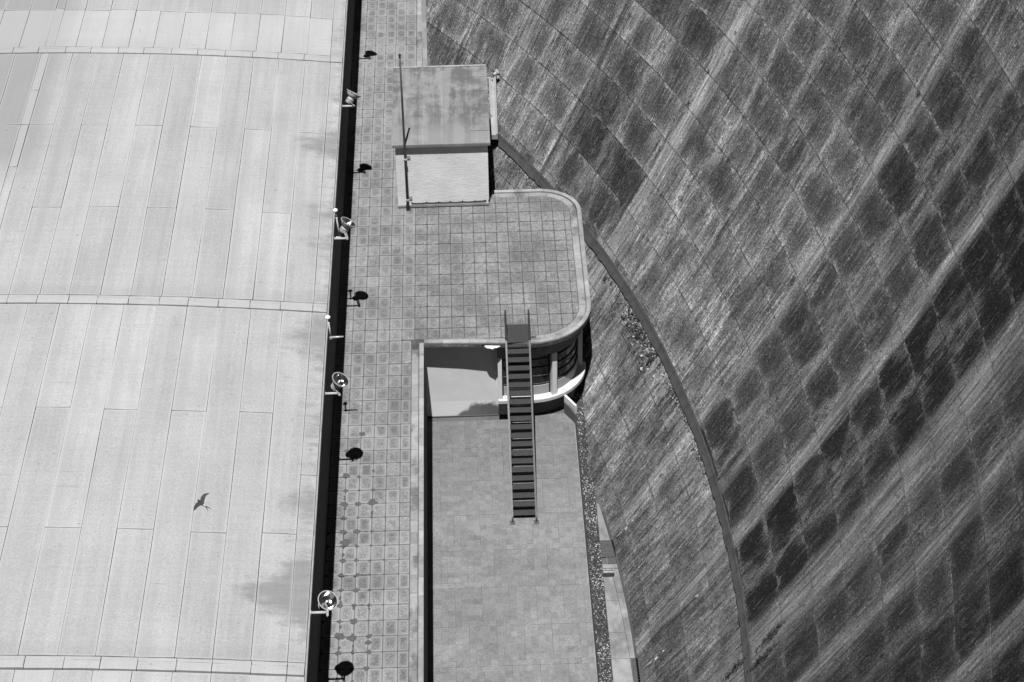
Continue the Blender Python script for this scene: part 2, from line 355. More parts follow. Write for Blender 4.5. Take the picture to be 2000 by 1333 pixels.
n = NT('window_glass', 0.06); n.b.inputs['Specular IOR Level'].default_value = 0.5; n.col(n.mul(0.02, n.mp(n.noise(n.pos(), 3, 3), 0.3, 0.7, 0.6, 1.4))); M['glass'] = n.m
n = NT('gravel_stone', 0.9); a = n.attr('col'); n.col(n.mul(a[0], n.mp(n.noise(n.pos(), 60, 2), 0.3, 0.7, 0.8, 1.2))); M['gravel'] = n.m
n = NT('bird_feather', 0.7); n.col(n.mul(0.03, n.mp(n.noise(n.pos(), 60, 3), 0.3, 0.7, 0.7, 1.4))); M['bird'] = n.m
M['birdwhite'] = plain('bird_white_feather', 0.45, 0.8, 0, 0.05, 60)

# ------------------------------------------------------------------ ground
o = obj('ground', [(-300, -300, -9), (300, -300, -9), (300, 300, -9), (-300, 300, -9)], [(0, 1, 2, 3)], M['ground']); tag(o, kind='structure')

# ------------------------------------------------------------------ dam
DCX, DCY = -42.60, -10.99
K0, K1, K2 = 51.571, 0.6151, 0.0074
def DR(z): return K0 + K1 * z - K2 * z * z
def dampt(th, z, off=0.0):                       # off: out of the face, towards the valley
    t = rad(th); c, s = math.cos(t), math.sin(t); k = K1 - 2 * K2 * z; q = math.hypot(1, k)
    r = DR(z) - off / q; return Vector((DCX + r * c, DCY + r * s, z + off * k / q))
def damnorm(th, z):
    return (dampt(th, z, 1.0) - dampt(th, z, 0.0)).normalized()
def bandlo(th): return -0.645 + 0.0100 * (27 - th)
def bandhi(th): return bandlo(th) + 0.325 - 0.0025 * (27 - th)
def thmax(z): return math.degrees(math.acos((0.14 - DCX) / DR(z)))
def clampth(th, z): return min(th, thmax(z))
dam = empty('dam_wall', (8.4, -11.75, 0)); tag(dam, 'huge curved stained concrete dam face rising beyond the terraces', 'dam')
INV = Matrix.Translation((-8.4, 11.75, 0))
def dch(name, v, f, mat, **k):
    o = obj(name, [(p[0] - 8.4, p[1] + 11.75, p[2]) for p in v], f, mat, dam, **k); return o
JT = [52, 46.2, 40.6, 35.2, 29.7, 24.2, 18.6, 13.2, 7.9, 1.9, -3.0, -8.8, -14.3, -19.8, -25.4, -31]
LZ = [-0.07 + 1.21 * i for i in range(-7, 20)]
def visible(th, z):
    p = dampt(th, z); q = m.inverted() @ p
    x = -q.x / q.z * 73.43 / 18.0; y = -q.y / q.z * 73.43 / 12.0
    return abs(x) < 1.08 and abs(y) < 1.10
def panel(t0, t1, zl, zh, dk, third, lowp, acc=None, nu=5, nv=2):
    v = []; fc = []; uA = []; uB = []; cl = []; rn = R()
    g = 0.012; gt = math.degrees(0.011 / 52)
    big = abs(t0 - t1)
    for j in range(nv + 1):
        for i in range(nu + 1):
            a = i / nu; b = j / nv; th = (t0 + gt) + (t1 - t0 - 2 * gt) * a
            z = (zl(th) + g * 0.85) + (zh(th) - zl(th) - 2 * g * 0.85) * b
            jz = 0; jt = 0
            if j in (0, nv): jz = U(-0.006, 0.006)
            if i in (0, nu): jt = math.degrees(U(-0.006, 0.006) / 52)
            tc = thmax(z)
            if th > tc: th = tc; jt = 0
            v.append(dampt(th + jt, z + jz, U(-0.004, 0.004))); uA.append((rad(th) * 52, (z) * 1.17)); uB.append((third * a, b))
    def id(i, j): return j * (nu + 1) + i
    for j in range(nv):
        for i in range(nu): fc.append((id(i, j), id(i, j + 1), id(i + 1, j + 1), id(i + 1, j)))
    rim = [id(i, 0) for i in range(nu + 1)] + [id(nu, j) for j in range(1, nv + 1)] + [id(i, nv) for i in range(nu - 1, -1, -1)] + [id(0, j) for j in range(nv - 1, 0, -1)]
    b0 = len(v); tm = (t0 + t1) / 2; nn = damnorm(tm, zl(tm)) * 0.055
    for k in rim: v.append(v[k] - nn); uA.append(uA[k]); uB.append(uB[k])
    L = len(rim)
    for k in range(L):
        q = (k + 1) % L; fc.append((rim[k], rim[q], b0 + q, b0 + k))
    cl = [(dk, rn, lowp)] * len(v)
    if acc is not None:
        bb = len(acc[0]); acc[0].extend(v); acc[1].extend([tuple(x + bb for x in f) for f in fc]); acc[2].extend(uA); acc[3].extend(uB); acc[4].extend(cl)
    else:
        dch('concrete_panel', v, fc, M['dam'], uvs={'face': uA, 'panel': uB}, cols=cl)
rest = ([], [], [], [], [])
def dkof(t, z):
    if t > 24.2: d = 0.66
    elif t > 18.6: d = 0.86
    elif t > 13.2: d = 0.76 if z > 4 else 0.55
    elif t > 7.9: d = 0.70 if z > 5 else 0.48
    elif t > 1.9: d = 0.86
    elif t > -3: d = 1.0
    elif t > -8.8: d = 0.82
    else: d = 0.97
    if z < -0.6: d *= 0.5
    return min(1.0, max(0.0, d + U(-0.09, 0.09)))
for k in range(len(JT) - 1):
    t1, t0 = JT[k], JT[k + 1]; tm = (t0 + t1) / 2
    for i in range(len(LZ) - 1):
        zl, zh = LZ[i], LZ[i + 1]; segs = []
        if zl < bandhi(tm) < zh:
            segs = [(lambda th, a=zl: a, lambda th: bandlo(th), 1.0), (lambda th: bandhi(th), lambda th, a=zh: a, 0.0)]
        else:
            segs = [(lambda th, a=zl: a, lambda th, a=zh: a, 0.6 if (zh < -0.2 and zh > -2.0) else (0.25 if zh < -0.2 else 0.0))]
        for a, b, lowp in segs:
            zc = (a(tm) + b(tm)) / 2
            vis = any(visible(t, z) for t in (t0, tm, t1) for z in (zl, zh)) and zc > -4.8
            third = 2
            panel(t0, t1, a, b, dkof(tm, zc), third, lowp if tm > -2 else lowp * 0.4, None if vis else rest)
tag(dch('far_panels', rest[0], rest[1], M['dam'], uvs={'face': rest[2], 'panel': rest[3]}, cols=rest[4]), kind='stuff')
# dark core behind the joints
v = []; f = []; nth = 84; nz = 20
for j in range(nz + 1):
    for i in range(nth + 1): zz = -7.2 + 30.4 * j / nz; v.append(dampt(min(-31 + 83 * i / nth, thmax(zz)), zz, -0.03))
for j in range(nz):
    for i in range(nth): a = j * (nth + 1) + i; f.append((a, a + nth + 1, a + nth + 2, a + 1))
dch('joint_backing', v, f, M['core'])
# smooth dark strip that runs along the dam just above the terrace
for k in range(len(JT) - 1):
    t1, t0 = JT[k], JT[k + 1]
    for h in range(2):
        if t0 + (t1 - t0) * h / 2 > thmax(-0.3): continue
        a0 = t0 + (t1 - t0) * h / 2; a1 = t0 + (t1 - t0) * (h + 1) / 2; v = []; f = []; ns = 12
        for i in range(ns + 1):
            th = min(a0 + 0.012 + (a1 - a0 - 0.024) * i / ns, thmax(-0.3)); lo, hi = bandlo(th), bandhi(th)
            j1 = U(-0.03, 0.025)
            v += [dampt(th, lo - 0.01 + j1, -0.05), dampt(th, lo + 0.015 + j1, 0.05), dampt(th, lo + 0.03 + j1, 0.06), dampt(th, hi - 0.075, 0.03), dampt(th, hi - 0.06, 0.045), dampt(th, hi - 0.01, 0.04), dampt(th, hi, -0.05)]
        for i in range(ns):
            for q in range(6): b = i * 7 + q; f.append((b, b + 1, b + 8, b + 7))
        f += [tuple(range(6, -1, -1)), tuple(range(ns * 7, ns * 7 + 7))]
        dch('ledge_strip', v, f, M['strip'])

mb = MB()
for i in range(760):
    th = random.choice([U(10.5, 17.5), U(12.0, 15.4), U(12.0, 15.4), U(5, 10.5), U(20, 27)]); z = bandlo(th) - 0.02 - abs(random.gauss(0, 0.16)) * (1.6 if 11 < th < 16 else 0.6)
    p = dampt(th, z, 0.01); r = U(0.015, 0.06) * (1.6 if 12 < th < 15.5 else 1.0); nn = damnorm(th, z)
    v = [p + Vector((U(-1, 1), U(-1, 1), U(-1, 1))).normalized() * r * U(0.6, 1.2) for _ in range(5)] + [p + nn * r * 0.7]
    mb.add([(q[0] - 8.4, q[1] + 11.75, q[2]) for q in v], [(0, 1, 5), (1, 2, 5), (2, 3, 5), (3, 4, 5), (4, 0, 5), (0, 2, 1), (0, 3, 2), (0, 4, 3)], (U(0.05, 0.45) if R() < 0.6 else U(0.02, 0.06), 0, 0))
tag(mb.build('broken_concrete', M['gravel'], dam), kind='stuff')

# ------------------------------------------------------------------ power house with vaulted felt roof
def roofz(x):
    d = -2.74 - x; return 3.65 + 0.118 * d - 0.0045 * d * d
ph = empty('power_house', (-10, 0, 0)); tag(ph, 'long power house under a pale vaulted roof of felt sheets', 'building')
def pch(name, v, f, mat, par=None, **k):
    o = obj(name, [(p[0] + 10, p[1], p[2]) for p in v], f, mat, par or ph, **k); return o
v = []; f = []; xs = [-2.74 - 0.8 * i for i in range(33)]
for i, x in enumerate(xs): v += [(x, -24, roofz(x) - 0.05), (x, 32, roofz(x) - 0.05)]
for i in range(len(xs) - 1): f.append((2 * i, 2 * i + 1, 2 * i + 3, 2 * i + 2))
b = len(v)
v += [(-2.74, -24, 3.46), (-2.74, 32, 3.46), (xs[-1], -24, 3.46), (xs[-1], 32, 3.46)]
f += [(1, 0, b, b + 1), (b, b + 2, b + 3, b + 1), (2 * len(xs) - 2, 2 * len(xs) - 1, b + 3, b + 2)]
roof = pch('roof', v, f, M['bitumen'])
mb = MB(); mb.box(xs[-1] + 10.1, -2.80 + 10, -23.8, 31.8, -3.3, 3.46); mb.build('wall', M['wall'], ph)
mb = MB(); mb.box(-2.748 + 10, -2.70 + 10, -24, 32, 3.44, 3.672, 0.008); mb.build('fascia', M['rim'], ph)
def sheet(x0, x1, y0, y1, thick=0.03, name='roofing_sheet', mat=None, g=0.009, gy=0.014, tilt=0.0):
    v = []; f = []; u = []; nx = 3; ny = max(1, min(6, int((y1 - y0) / 1.6)))
    jit = [U(-0.006, 0.006) for _ in range(ny + 1)]
    for j in range(ny + 1):
        for i in range(nx + 1):
            a, b = i / nx, j / ny; x = x0 + g + (x1 - x0 - 2 * g) * a; y = y0 + gy + (y1 - y0 - 2 * gy) * b
            z = roofz(x) + (thick - 0.03) + U(-0.003, 0.003) + (a - 0.5) * tilt
            v.append((x + (jit[j] if i in (0, nx) else 0), y + (U(-0.006, 0.006) if j in (0, ny) else 0), z)); u.append((a, min(b, 1 - b) * (y1 - y0)))
    idx = lambda i, j: j * (nx + 1) + i
    for j in range(ny):
        for i in range(nx): f.append((idx(i, j), idx(i + 1, j), idx(i + 1, j + 1), idx(i, j + 1)))
    rim = [idx(i, 0) for i in range(nx + 1)] + [idx(nx, j) for j in range(1, ny + 1)] + [idx(i, ny) for i in range(nx - 1, -1, -1)] + [idx(0, j) for j in range(ny - 1, 0, -1)]
    b0 = len(v)
    for k in rim: v.append((v[k][0], v[k][1], v[k][2] - 0.045 - (thick - 0.03))); u.append(u[k])
    for k in range(len(rim)):
        q = (k + 1) % len(rim); f.append((rim[k], b0 + k, b0 + q, rim[q]))
    return pch(name, v, f, mat or M['roof'], roof, uvs={'sheet': u})
XS1 = [-3.19, -4.02, -4.94, -5.82, -6.74, -7.62, -8.52, -9.43, -10.32, -11.25, -12.17, -12.92, -13.25, -14.16, -15.1, -16, -16.9, -17.8]
XS2 = [-3.17, -4.06, -4.98, -5.87, -6.78, -7.68, -8.6, -9.5, -10.42, -11.29, -12.19, -13.02, -13.30, -14.2, -15.1, -16, -16.9, -17.8]
XS3 = [-3.19, -4.08, -5.0, -5.92, -6.88, -7.82, -8.74, -9.68, -10.63, -11.56, -12.5, -13.4, -14.3, -15.2, -16.1]
bays = [(12.17, 26.7, XS1, [(14.86,), (14.86, 19.8)], [19.5]), (-2.62, 11.72, XS2, [(2.08,), (6.98,)], [6.1]),
        (-17.37, -3.08, XS3, [(-12.84,), (-7.92,)], [-10.43]), (-23.6, -17.83, XS3, [(-21.0,), ()], [])]
for bi, (y0, y1, XS, seams, es) in enumerate(bays):
    ys = [y0] + es + [y1]
    for a, b in zip(ys[:-1], ys[1:]): sheet(XS[0], -2.755, a, b)
    for k in range(len(XS) - 1):
        sm = seams[k % 2] if bi != 1 else seams[(k + 1) % 2]
        if abs(XS[k + 1] - XS[k]) < 0.5: sm = (4.4, 7.0, 9.2) if bi == 1 else (14.9,)
        ys = [y0] + [s + U(-0.06, 0.06) for s in sm if y0 < s < y1] + [y1]
        for a, b in zip(ys[:-1], ys[1:]): sheet(XS[k + 1], XS[k], a, b, g=U(0.002, 0.010), tilt=U(-0.012, 0.012))
for yr in (11.94, -2.86, -17.60):
    x = -2.76
    while x > -17:
        L = U(0.84, 0.98) if x < -2.8 else 0.42
        dz = U(0, 0.012)
        sheet(x - L, x, yr - 0.20, yr + 0.079, 0.048 + dz, 'ridge_cap', g=0.008, gy=0.003); sheet(x - L, x, yr + 0.08, yr + 0.20, 0.043 + dz, 'ridge_cap', g=0.008, gy=0.003)
        x -= L

# ------------------------------------------------------------------ terrace outline
def arc(cx, cy, r, a0, a1, n): return [(cx + r * math.cos(rad(a0 + (a1 - a0) * i / n)), cy + r * math.sin(rad(a0 + (a1 - a0) * i / n))) for i in range(n + 1)]
# outer rim, from behind the hut round the big terrace to the narrow walk (valley side on the left hand of travel = inside)
RIM = [(2.42, 8.75), (3.2, 8.75)] + arc(4.07, 7.32, 1.43, 90, 0, 14) + [(5.5, 5.5), (5.5, 3.7)] + arc(3.47, 1.87, 2.03, 0, -90, 18) + [(2.3, -0.10), (1.2, -0.04), (0.0, 0.0)]
WALK = [(0.0, 0.0), (0.0, -20.0)]
BACK = [(0.10, 30.0), (0.10, 12.9)]
def resample(path, step):
    out = []; 
    for (a, b) in zip(path[:-1], path[1:]):
        d = math.dist(a, b); k = max(1, int(round(d / step)))
        for i in range(k): out.append((a[0] + (b[0] - a[0]) * i / k, a[1] + (b[1] - a[1]) * i / k))
    out.append(path[-1]); return out
def offs(path, o):                                # offset to the right hand of travel = inwards for RIM/WALK/BACK
    out = []
    for i, p in enumerate(path):
        a = path[max(i - 1, 0)]; b = path[min(i + 1, len(path) - 1)]
        d = Vector((b[0] - a[0], b[1] - a[1])).normalized(); out.append((p[0] + d.y * o, p[1] - d.x * o))
    return out
def cut(path, s0, s1, step=0.14):                  # piece of a path between two arc lengths
    out = []; s = 0
    for a, b in zip(path[:-1], path[1:]):
        d = math.dist(a, b); lo, hi = max(s0, s), min(s1, s + d)
        if hi > lo + 1e-6:
            for q in ((lo, hi) if not out else (hi,)):
                t = (q - s) / d; out.append((a[0] + (b[0] - a[0]) * t, a[1] + (b[1] - a[1]) * t))
        s += d
    return out
def plen(path): return sum(math.dist(a, b) for a, b in zip(path[:-1], path[1:]))
def sweep(mb, path, o0, o1, z0, z1, bev=0.012):
    A = offs(path, o0); B = offs(path, o1); v = []; f = []; n = len(path)
    for i in range(n):
        a, b = Vector(A[i]), Vector(B[i]); d = (b - a).normalized() * bev
        v += [(a.x, a.y, z0), (a.x, a.y, z1 - bev), (a.x + d.x, a.y + d.y, z1), (b.x - d.x, b.y - d.y, z1), (b.x, b.y, z1 - bev), (b.x, b.y, z0)]
    for i in range(n - 1):
        for q in range(6): r = (q + 1) % 6; f.append((i * 6 + q, i * 6 + r, i * 6 + 6 + r, i * 6 + 6 + q))
    f += [(5, 4, 3, 2, 1, 0), tuple(range((n - 1) * 6, n * 6))]
    mb.add(v, f)
ter = empty('terrace', (0, 0, 0)); tag(ter, kind='structure')
slab = [(-2.80, -20)] + [(0, -20)] + RIM[::-1] + [(0.10, 8.75), (0.10, 30), (-2.80, 30)]
v = [(x, y, -0.03) for x, y in slab] + [(x, y, -0.16) for x, y in slab]; L = len(slab)
f = [tuple(range(L)), tuple(range(2 * L - 1, L - 1, -1))] + [(i, L + i, L + (i + 1) % L, (i + 1) % L) for i in range(L)]
obj('slab', v, f, M['mortar'], ter)
kerb = empty('terrace_kerb', (0, 0, 0)); tag(kerb, 'pale stone kerb and gutter edging the upper terrace round its curved corner', 'kerb')
def pieces(path, o0, o1, z0, z1, Lmin, Lmax, name, mat, gap=0.008):
    T = plen(path); s = 0
    while s < T - 0.05:
        L = U(Lmin, Lmax); e = min(T, s + L)
        if T - e < 0.3: e = T
        mb = MB(); dz = U(-0.006, 0.006); sweep(mb, cut(path, s + gap / 2, e - gap / 2), o0, o1, z0, z1 + dz); mb.build(name, mat, kerb); s = e
RIMd = resample(RIM, 0.16); WALKd = resample(WALK, 1.0); BACKd = resample(BACK, 1.0)
pieces(RIMd, 0.0, 0.15, -0.12, 0.045, 0.75, 1.0, 'kerb_stone', M['rim'])
pieces(WALKd, 0.0, 0.15, -0.12, 0.045, 0.6, 0.85, 'kerb_stone', M['kerb'])
pieces(BACKd, 0.0, 0.15, -0.12, 0.05, 0.9, 1.3, 'kerb_stone', M['white'] if 0 else M['rim'])
Tt = plen(RIMd)
right = [p for p in RIMd if not (p[0] < 3.6 and p[1] < 1)]
front = [p for p in RIMd if (p[0] < 3.75 and p[1] < 1)]
pieces(right, 0.17, 0.40, -0.06, 0.0, 0.5, 0.8, 'gutter_slab', M['gutter'])
pieces(front, 0.17, 0.29, -0.06, -0.004, 0.6, 0.9, 'gutter_slab', M['gutter'])
pieces(resample([(0, -0.30), (0, -20)], 1.0), 0.17, 0.39, -0.06, -0.002, 0.4, 0.75, 'gutter_slab', M['gutter'])
pieces(BACKd, 0.17, 0.39, -0.06, 0.0, 0.5, 0.9, 'gutter_slab', M['gutter'])

# wall that cuts the dam face beside the far walk
fw = empty('cut_wall', (0.06, 20, 0)); tag(fw, 'thin pale wall between the far end of the walk and the dam', 'wall')
Ys = [12.92 + 0.7 * i for i in range(26)]; v = []; f = []
def cutz(y):
    r = math.hypot(0.14 - DCX, y - DCY); z = (K1 - math.sqrt(K1 ** 2 - 4 * K2 * (r - K0))) / (2 * K2); return max(0.10, z + 0.05)
for y in Ys:
    for x, z in ((-0.05, 0.052), (-0.05, cutz(y)), (0.135, cutz(y)), (0.135, -0.1)): v.append((x - 0.06, y - 20, z))
for i in range(len(Ys) - 1):
    for q in range(4): r = (q + 1) % 4; f.append((i * 4 + q, i * 4 + 4 + q, i * 4 + 4 + r, i * 4 + r))
f += [(0, 1, 2, 3)]
obj('masonry', v, f, M['rim'], fw)
# ------------------------------------------------------------------ terrace tiles
def clip(poly, reg):
    n = len(reg)
    for i in range(n):
        a, b = reg[i], reg[(i + 1) % n]; out = []
        side = lambda p: (b[0] - a[0]) * (p[1] - a[1]) - (b[1] - a[1]) * (p[0] - a[0])
        for j in range(len(poly)):
            p, q = poly[j], poly[(j + 1) % len(poly)]; sp, sq = side(p), side(q)
            if sp >= 0: out.append(p)
            if (sp >= 0) != (sq >= 0):
                t = sp / (sp - sq); out.append((p[0] + (q[0] - p[0]) * t, p[1] + (q[1] - p[1]) * t))
        poly = out
        if len(poly) < 3: return []
    return poly
inner = offs(RIMd, 0.42)
def big_region():
    pts = [p for p in offs(right, 0.41)] + [p for p in offs(front, 0.30) if p[0] < 3.6]
    pts = [p for p in pts if p[0] > 2.2] + [(-0.1, 0.315)] + [(-2.8, 0.315), (-2.8, 8.34), (2.2, 8.34)]
    return pts[::-1]
def hull(pts):
    pts = sorted(set(pts)); 
    def half(ps):
        h = []
        for p in ps:
            while len(h) > 1 and (h[-1][0] - h[-2][0]) * (p[1] - h[-2][1]) - (h[-1][1] - h[-2][1]) * (p[0] - h[-2][0]) <= 0: h.pop()
            h.append(p)
        return h
    a = half(pts); b = half(pts[::-1]); return a[:-1] + b[:-1]
REG = hull(big_region())
def tilegeo(poly, rect, h=0.035, cutr=(0.004, 0.012), bev=0.006, z=0.0, seedj=0.003):
    # outline with broken corners
    pts = []; n = len(poly)
    for i in range(n):
        p = Vector(poly[i]); a = Vector(poly[i - 1]) - p; b = Vector(poly[(i + 1) % n]) - p
        if a.length < 0.03 or b.length < 0.03: pts.append(p); continue
        ca = min(U(*cutr), a.length * 0.3); cb = min(U(*cutr), b.length * 0.3)
        pts += [p + a.normalized() * ca, p + b.normalized() * cb]
    cen = sum(pts, Vector((0, 0))) / len(pts); v = []; u = []; k = len(pts)
    for lv, ins, zz in ((0, 0, z - h), (1, 0, z - bev), (2, bev, z)):
        for p in pts:
            q = p + (cen - p).normalized() * ins if ins else p
            v.append((q.x, q.y, zz)); u.append(((q.x - rect[0]) / (rect[2] - rect[0]), (q.y - rect[1]) / (rect[3] - rect[1])))
    f = [tuple(range(2 * k, 3 * k))]
    for l in (0, k):
        for i in range(k): j = (i + 1) % k; f.append((l + i, l + j, l + k + j, l + k + i))
    return v, f, u
COLS = [-2.80, -2.31, -1.91, -1.51, -1.11, -0.705]
strip_cols = COLS + [-0.402]
big_cols = COLS + [-0.30, 0.11, 0.51, 0.91, 1.31, 1.71, 2.11, 2.505, 2.905, 3.305, 3.705, 4.10, 4.49, 4.887, 5.09]
def inhut(x0, x1, y0, y1): return x0 > -0.93 and x1 < 2.34 and y0 > 7.80 and y0 < 12.9
tiles = []
k = -10
while True:
    y0 = -14.15 + 0.598 * k; y1 = y0 + 0.598; k += 1
    if y0 > 29: break
    g = 0.008
    if y1 <= 0.34 or y0 > 8.45: segs = [('s', strip_cols if y0 < 5 else COLS + [-0.30])]
    else: segs = [('s', COLS), ('b', big_cols[5:])]
    for kind, cols in segs:
        for a, b in zip(cols[:-1], cols[1:]):
            if inhut(a, b, y0, y1 + 0.3): continue
            jx = U(-0.002, 0.002); rect = (a, y0, b, y1); gg = g * U(0.85, 1.2)
            gz = gg * 1.7; poly = [(a + gg + jx, y0 + gz), (b - gg + jx, y0 + gz), (b - gg + jx, y1 - gz), (a + gg + jx, y1 - gz)]
            full = True
            if kind == 'b':
                pc = clip(poly, REG); full = len(pc) == 4 and abs(sum(pc[i][0] * pc[(i + 1) % 4][1] - pc[(i + 1) % 4][0] * pc[i][1] for i in range(4)) / 2 - (b - a - 2 * gg) * (y1 - y0 - 2 * gz)) < 1e-4
                poly = pc
                if len(poly) < 3 or abs(sum(poly[i][0] * poly[(i + 1) % len(poly)][1] - poly[(i + 1) % len(poly)][0] * poly[i][1] for i in range(len(poly)))) < 0.004: continue
            cx, cy = (a + b) / 2, (y0 + y1) / 2
            near = max(0, min(1, (-5.5 - cy) / 3)); lefty = max(0, min(1, (-1.0 - cx) / 1.2))
            wear = 0.95 if cx < -0.4 and (cy < -3.5 or cy > 13) else (0.75 if cx < -0.4 else 0.32)
            wear *= U(0.45, 1.15)
            cr = (0.004, 0.012) if near * lefty < 0.1 else (0.008 + 0.02 * near * lefty, 0.02 + 0.10 * near * lefty)
            z = U(-0.003, 0.003)
            tiles.append((math.dist((cx, cy, 0), (1.63, -53.2, 41.1)), cy, poly, rect, cr, z, wear))
vis = [t for t in tiles if t[1] > -15.2 and t[1] < 24 and t[3][2] > -2.62]
vis.sort(key=lambda t: t[0]); own = set(id(t) for t in vis[:300])
acc = MB()
for t in tiles:
    v, f, u = tilegeo(t[2], t[3], cutr=t[4], z=t[5]); c = (R(), t[6], 0)
    if id(t) in own: obj('paving_tile', v, f, M['tile'], ter, {'tile': u}, [c] * len(v))
    else: acc.add(v, f, c, u)
tag(acc.build('far_paving_tiles', M['tile'], ter, uv='tile'), kind='stuff')
# moss and patched mortar at broken tile corners
mb = MB()
def blob(x, y, r, sx=1.0, sy=1.0, z=0.004):
    n = 11; v = [(x, y, z + 0.004)]
    for i in range(n):
        a = 2 * math.pi * i / n; q = r * U(0.6, 1.25); v.append((x + q * math.cos(a) * sx, y + q * math.sin(a) * sy, z))
    mb.add(v, [(0, i + 1, (i + 1) % n + 1) for i in range(n)])
for i in range(150):
    x = random.choice([-2.31, -2.31, -1.91, -1.91, -1.51]) + U(-0.03, 0.03); yk = random.choice(range(-10, 14)); y = -14.15 + 0.598 * yk
    if R() < 0.55: blob(x, y, U(0.03, 0.11))
    elif R() < 0.5: blob(x, y + U(0.1, 0.5), U(0.025, 0.07), 0.8, 1.6)
    else: blob(x + U(-0.2, 0.2), y, U(0.02, 0.06), 2.4, 0.7)
for x, y, r in ((-1.51, -7.53, 0.16), (-2.3, -6.3, 0.13), (-2.25, -9.2, 0.15), (-1.93, -13.0, 0.16), (-2.28, -12.9, 0.14), (-1.52, -13.2, 0.10), (-2.3, -5.2, 0.10), (-1.9, -4.4, 0.10)): blob(x, y, r)
for i in range(70): blob(U(-2.5, 5.0), U(0.6, 8.0), U(0.008, 0.03))
tag(mb.build('moss_patches', M['moss'], ter), kind='stuff')

# ------------------------------------------------------------------ building under the terrace, with the rounded window bay
FZ = -3.35
lb = empty('lower_building', (2.5, 0.3, FZ)); tag(lb, 'white rendered storey under the terrace with a rounded corner window bay', 'building')
def lch(mb, name, mat, par=None, smooth=False):
    mb.v = [(p[0] - 2.5, p[1] - 0.3, p[2] - FZ) for p in mb.v]; return mb.build(name, mat, par or lb, smooth)
WY = 0.33
mb = MB(); mb.box(-0.02, 2.36, WY, WY + 0.3, FZ - 0.1, -0.162); lch(mb, 'back_wall', M['plaster'])
mb = MB(); mb.box(-0.40, -0.012, -20, WY + 0.3, FZ - 0.1, -0.162); lch(mb, 'side_wall', M['wall'])  # pale wall in shadow, its shade put into the colour
mb = MB(); mb.box(-0.01, 2.33, WY - 0.035, WY - 0.002, FZ + 0.002, FZ + 0.05, 0.01); lch(mb, 'skirting', M['cover'])
BAY = resample([(2.36, 0.11), (3.47, 0.11)] + arc(3.47, 1.87, 1.76, -90, 0, 20)[1:] + [(5.23, 4.5), (5.23, 7.5)], 0.12)
BAYr = BAY[::-1]                                    # travel so that the right hand is inwards
TB = plen(BAYr)
def sfront(d): return TB - d                         # arc length measured from the left end of the bay
def bcut(a, b): return cut(BAYr, sfront(b), sfront(a))
mb = MB(); sweep(mb, bcut(0, TB), 0.0, 0.35, -0.74, -0.161, 0.004)
lch(mb, 'lintel', M['path'])
mb = MB(); sweep(mb, bcut(3.72, TB), 0.0, 0.35, FZ - 3.0, -0.745, 0.004); lch(mb, 'outer_wall', M['plaster'])
mb = MB(); sweep(mb, bcut(0.12, 3.72), 0.22, 0.40, FZ - 0.2, -2.62, 0.004); lch(mb, 'base_wall', M['plaster'])
mb = MB(); sweep(mb, bcut(-0.0, 3.95), -0.11, 0.30, -2.60, -2.47, 0.012); lch(mb, 'sill', M['white'])
mb = MB(); mb.box(2.36, 2.80, 0.0, 0.30, -3.05, -2.625, 0.0); lch(mb, 'sill_block', M['wall'])  # shadow of sill and stair is painted in as its dark colour
for a, b in ((0.0, 0.13), (1.80, 1.97)):
    mb = MB(); sweep(mb, bcut(a, b), -0.02, 0.30, -2.468, -0.745, 0.004); lch(mb, 'pillar', M['plaster'])
for a, b in ((0.135, 1.795), (1.975, 3.715)):
    p = bcut(a, b); mb = MB(); sweep(mb, p, 0.20, 0.23, -2.466, -0.747, 0.002); w_ = lch(mb, 'window', M['glass'])
    for z in (-1.02, -1.36, -1.70, -2.04):
        mb = MB(); sweep(mb, p, 0.165, 0.198, z - 0.016, z + 0.016, 0.003); lch(mb, 'glazing_bar', M['edge'], w_)
    for q in (bcut(a, a + 0.045), bcut(b - 0.045, b)):
        mb = MB(); sweep(mb, q, 0.15, 0.199, -2.46, -0.75, 0.003); lch(mb, 'frame', M['steel'], w_)
    mb = MB(); sweep(mb, bcut(a + 0.05, b - 0.05), 0.16, 0.199, -2.455, -2.10, 0.004); lch(mb, 'spandrel_panel', M['lampgrey'], w_)
v = [(1.95, -0.115, -0.10), (2.03, -0.16, -0.135), (2.12, -0.18, -0.13), (2.2, -0.20, -0.15), (2.27, -0.17, -0.125), (2.36, -0.16, -0.12), (2.45, -0.125, -0.10), (2.45, -0.05, -0.06), (1.95, -0.05, -0.06)]
mb = MB(); mb.add(v + [(p[0], p[1], p[2] - 0.012) for p in v], [tuple(range(9)), tuple(range(17, 8, -1))] + [(i, i + 9, (i + 1) % 9 + 9, (i + 1) % 9) for i in range(9)]); lch(mb, 'drip_plate', M['drip'])

# ------------------------------------------------------------------ lower court
court = empty('court', (0, 0, FZ)); tag(court, kind='structure')
obj('bed', [(-0.1, -20, -0.012), (4.88, -20, -0.012), (4.88, 0.7, -0.012), (-0.1, 0.7, -0.012)], [(0, 1, 2, 3)], M['mortar'], court)
lt = []
tw, tl = 0.2035, 0.232
grp = {}
for i in range(24):
    for j in range(90):
        x0 = -0.012 + i * tw; y0 = 0.55 - (j + 1) * tl
        if y0 < -20: continue
        if y0 + tl > 0.30 and x0 < 2.3: continue
        if y0 + tl > 0.36: continue
        gx = 0.009 if i % 4 == (0 if (j // 7) % 2 else 2) and R() < 0.85 else 0.0012; gy = 0.009 if j % 7 == 0 and R() < 0.8 else 0.0012
        key = (i // 2 if R() < 0.6 else (i, j), j)
        c = grp.setdefault(key, R())
        lt.append((y0, x0, gx, gy, c))
own = [t for t in lt if t[0] > -11.95]; own.sort(key=lambda t: t[0]); ownset = set(id(t) for t in own[:300])
acc = MB()
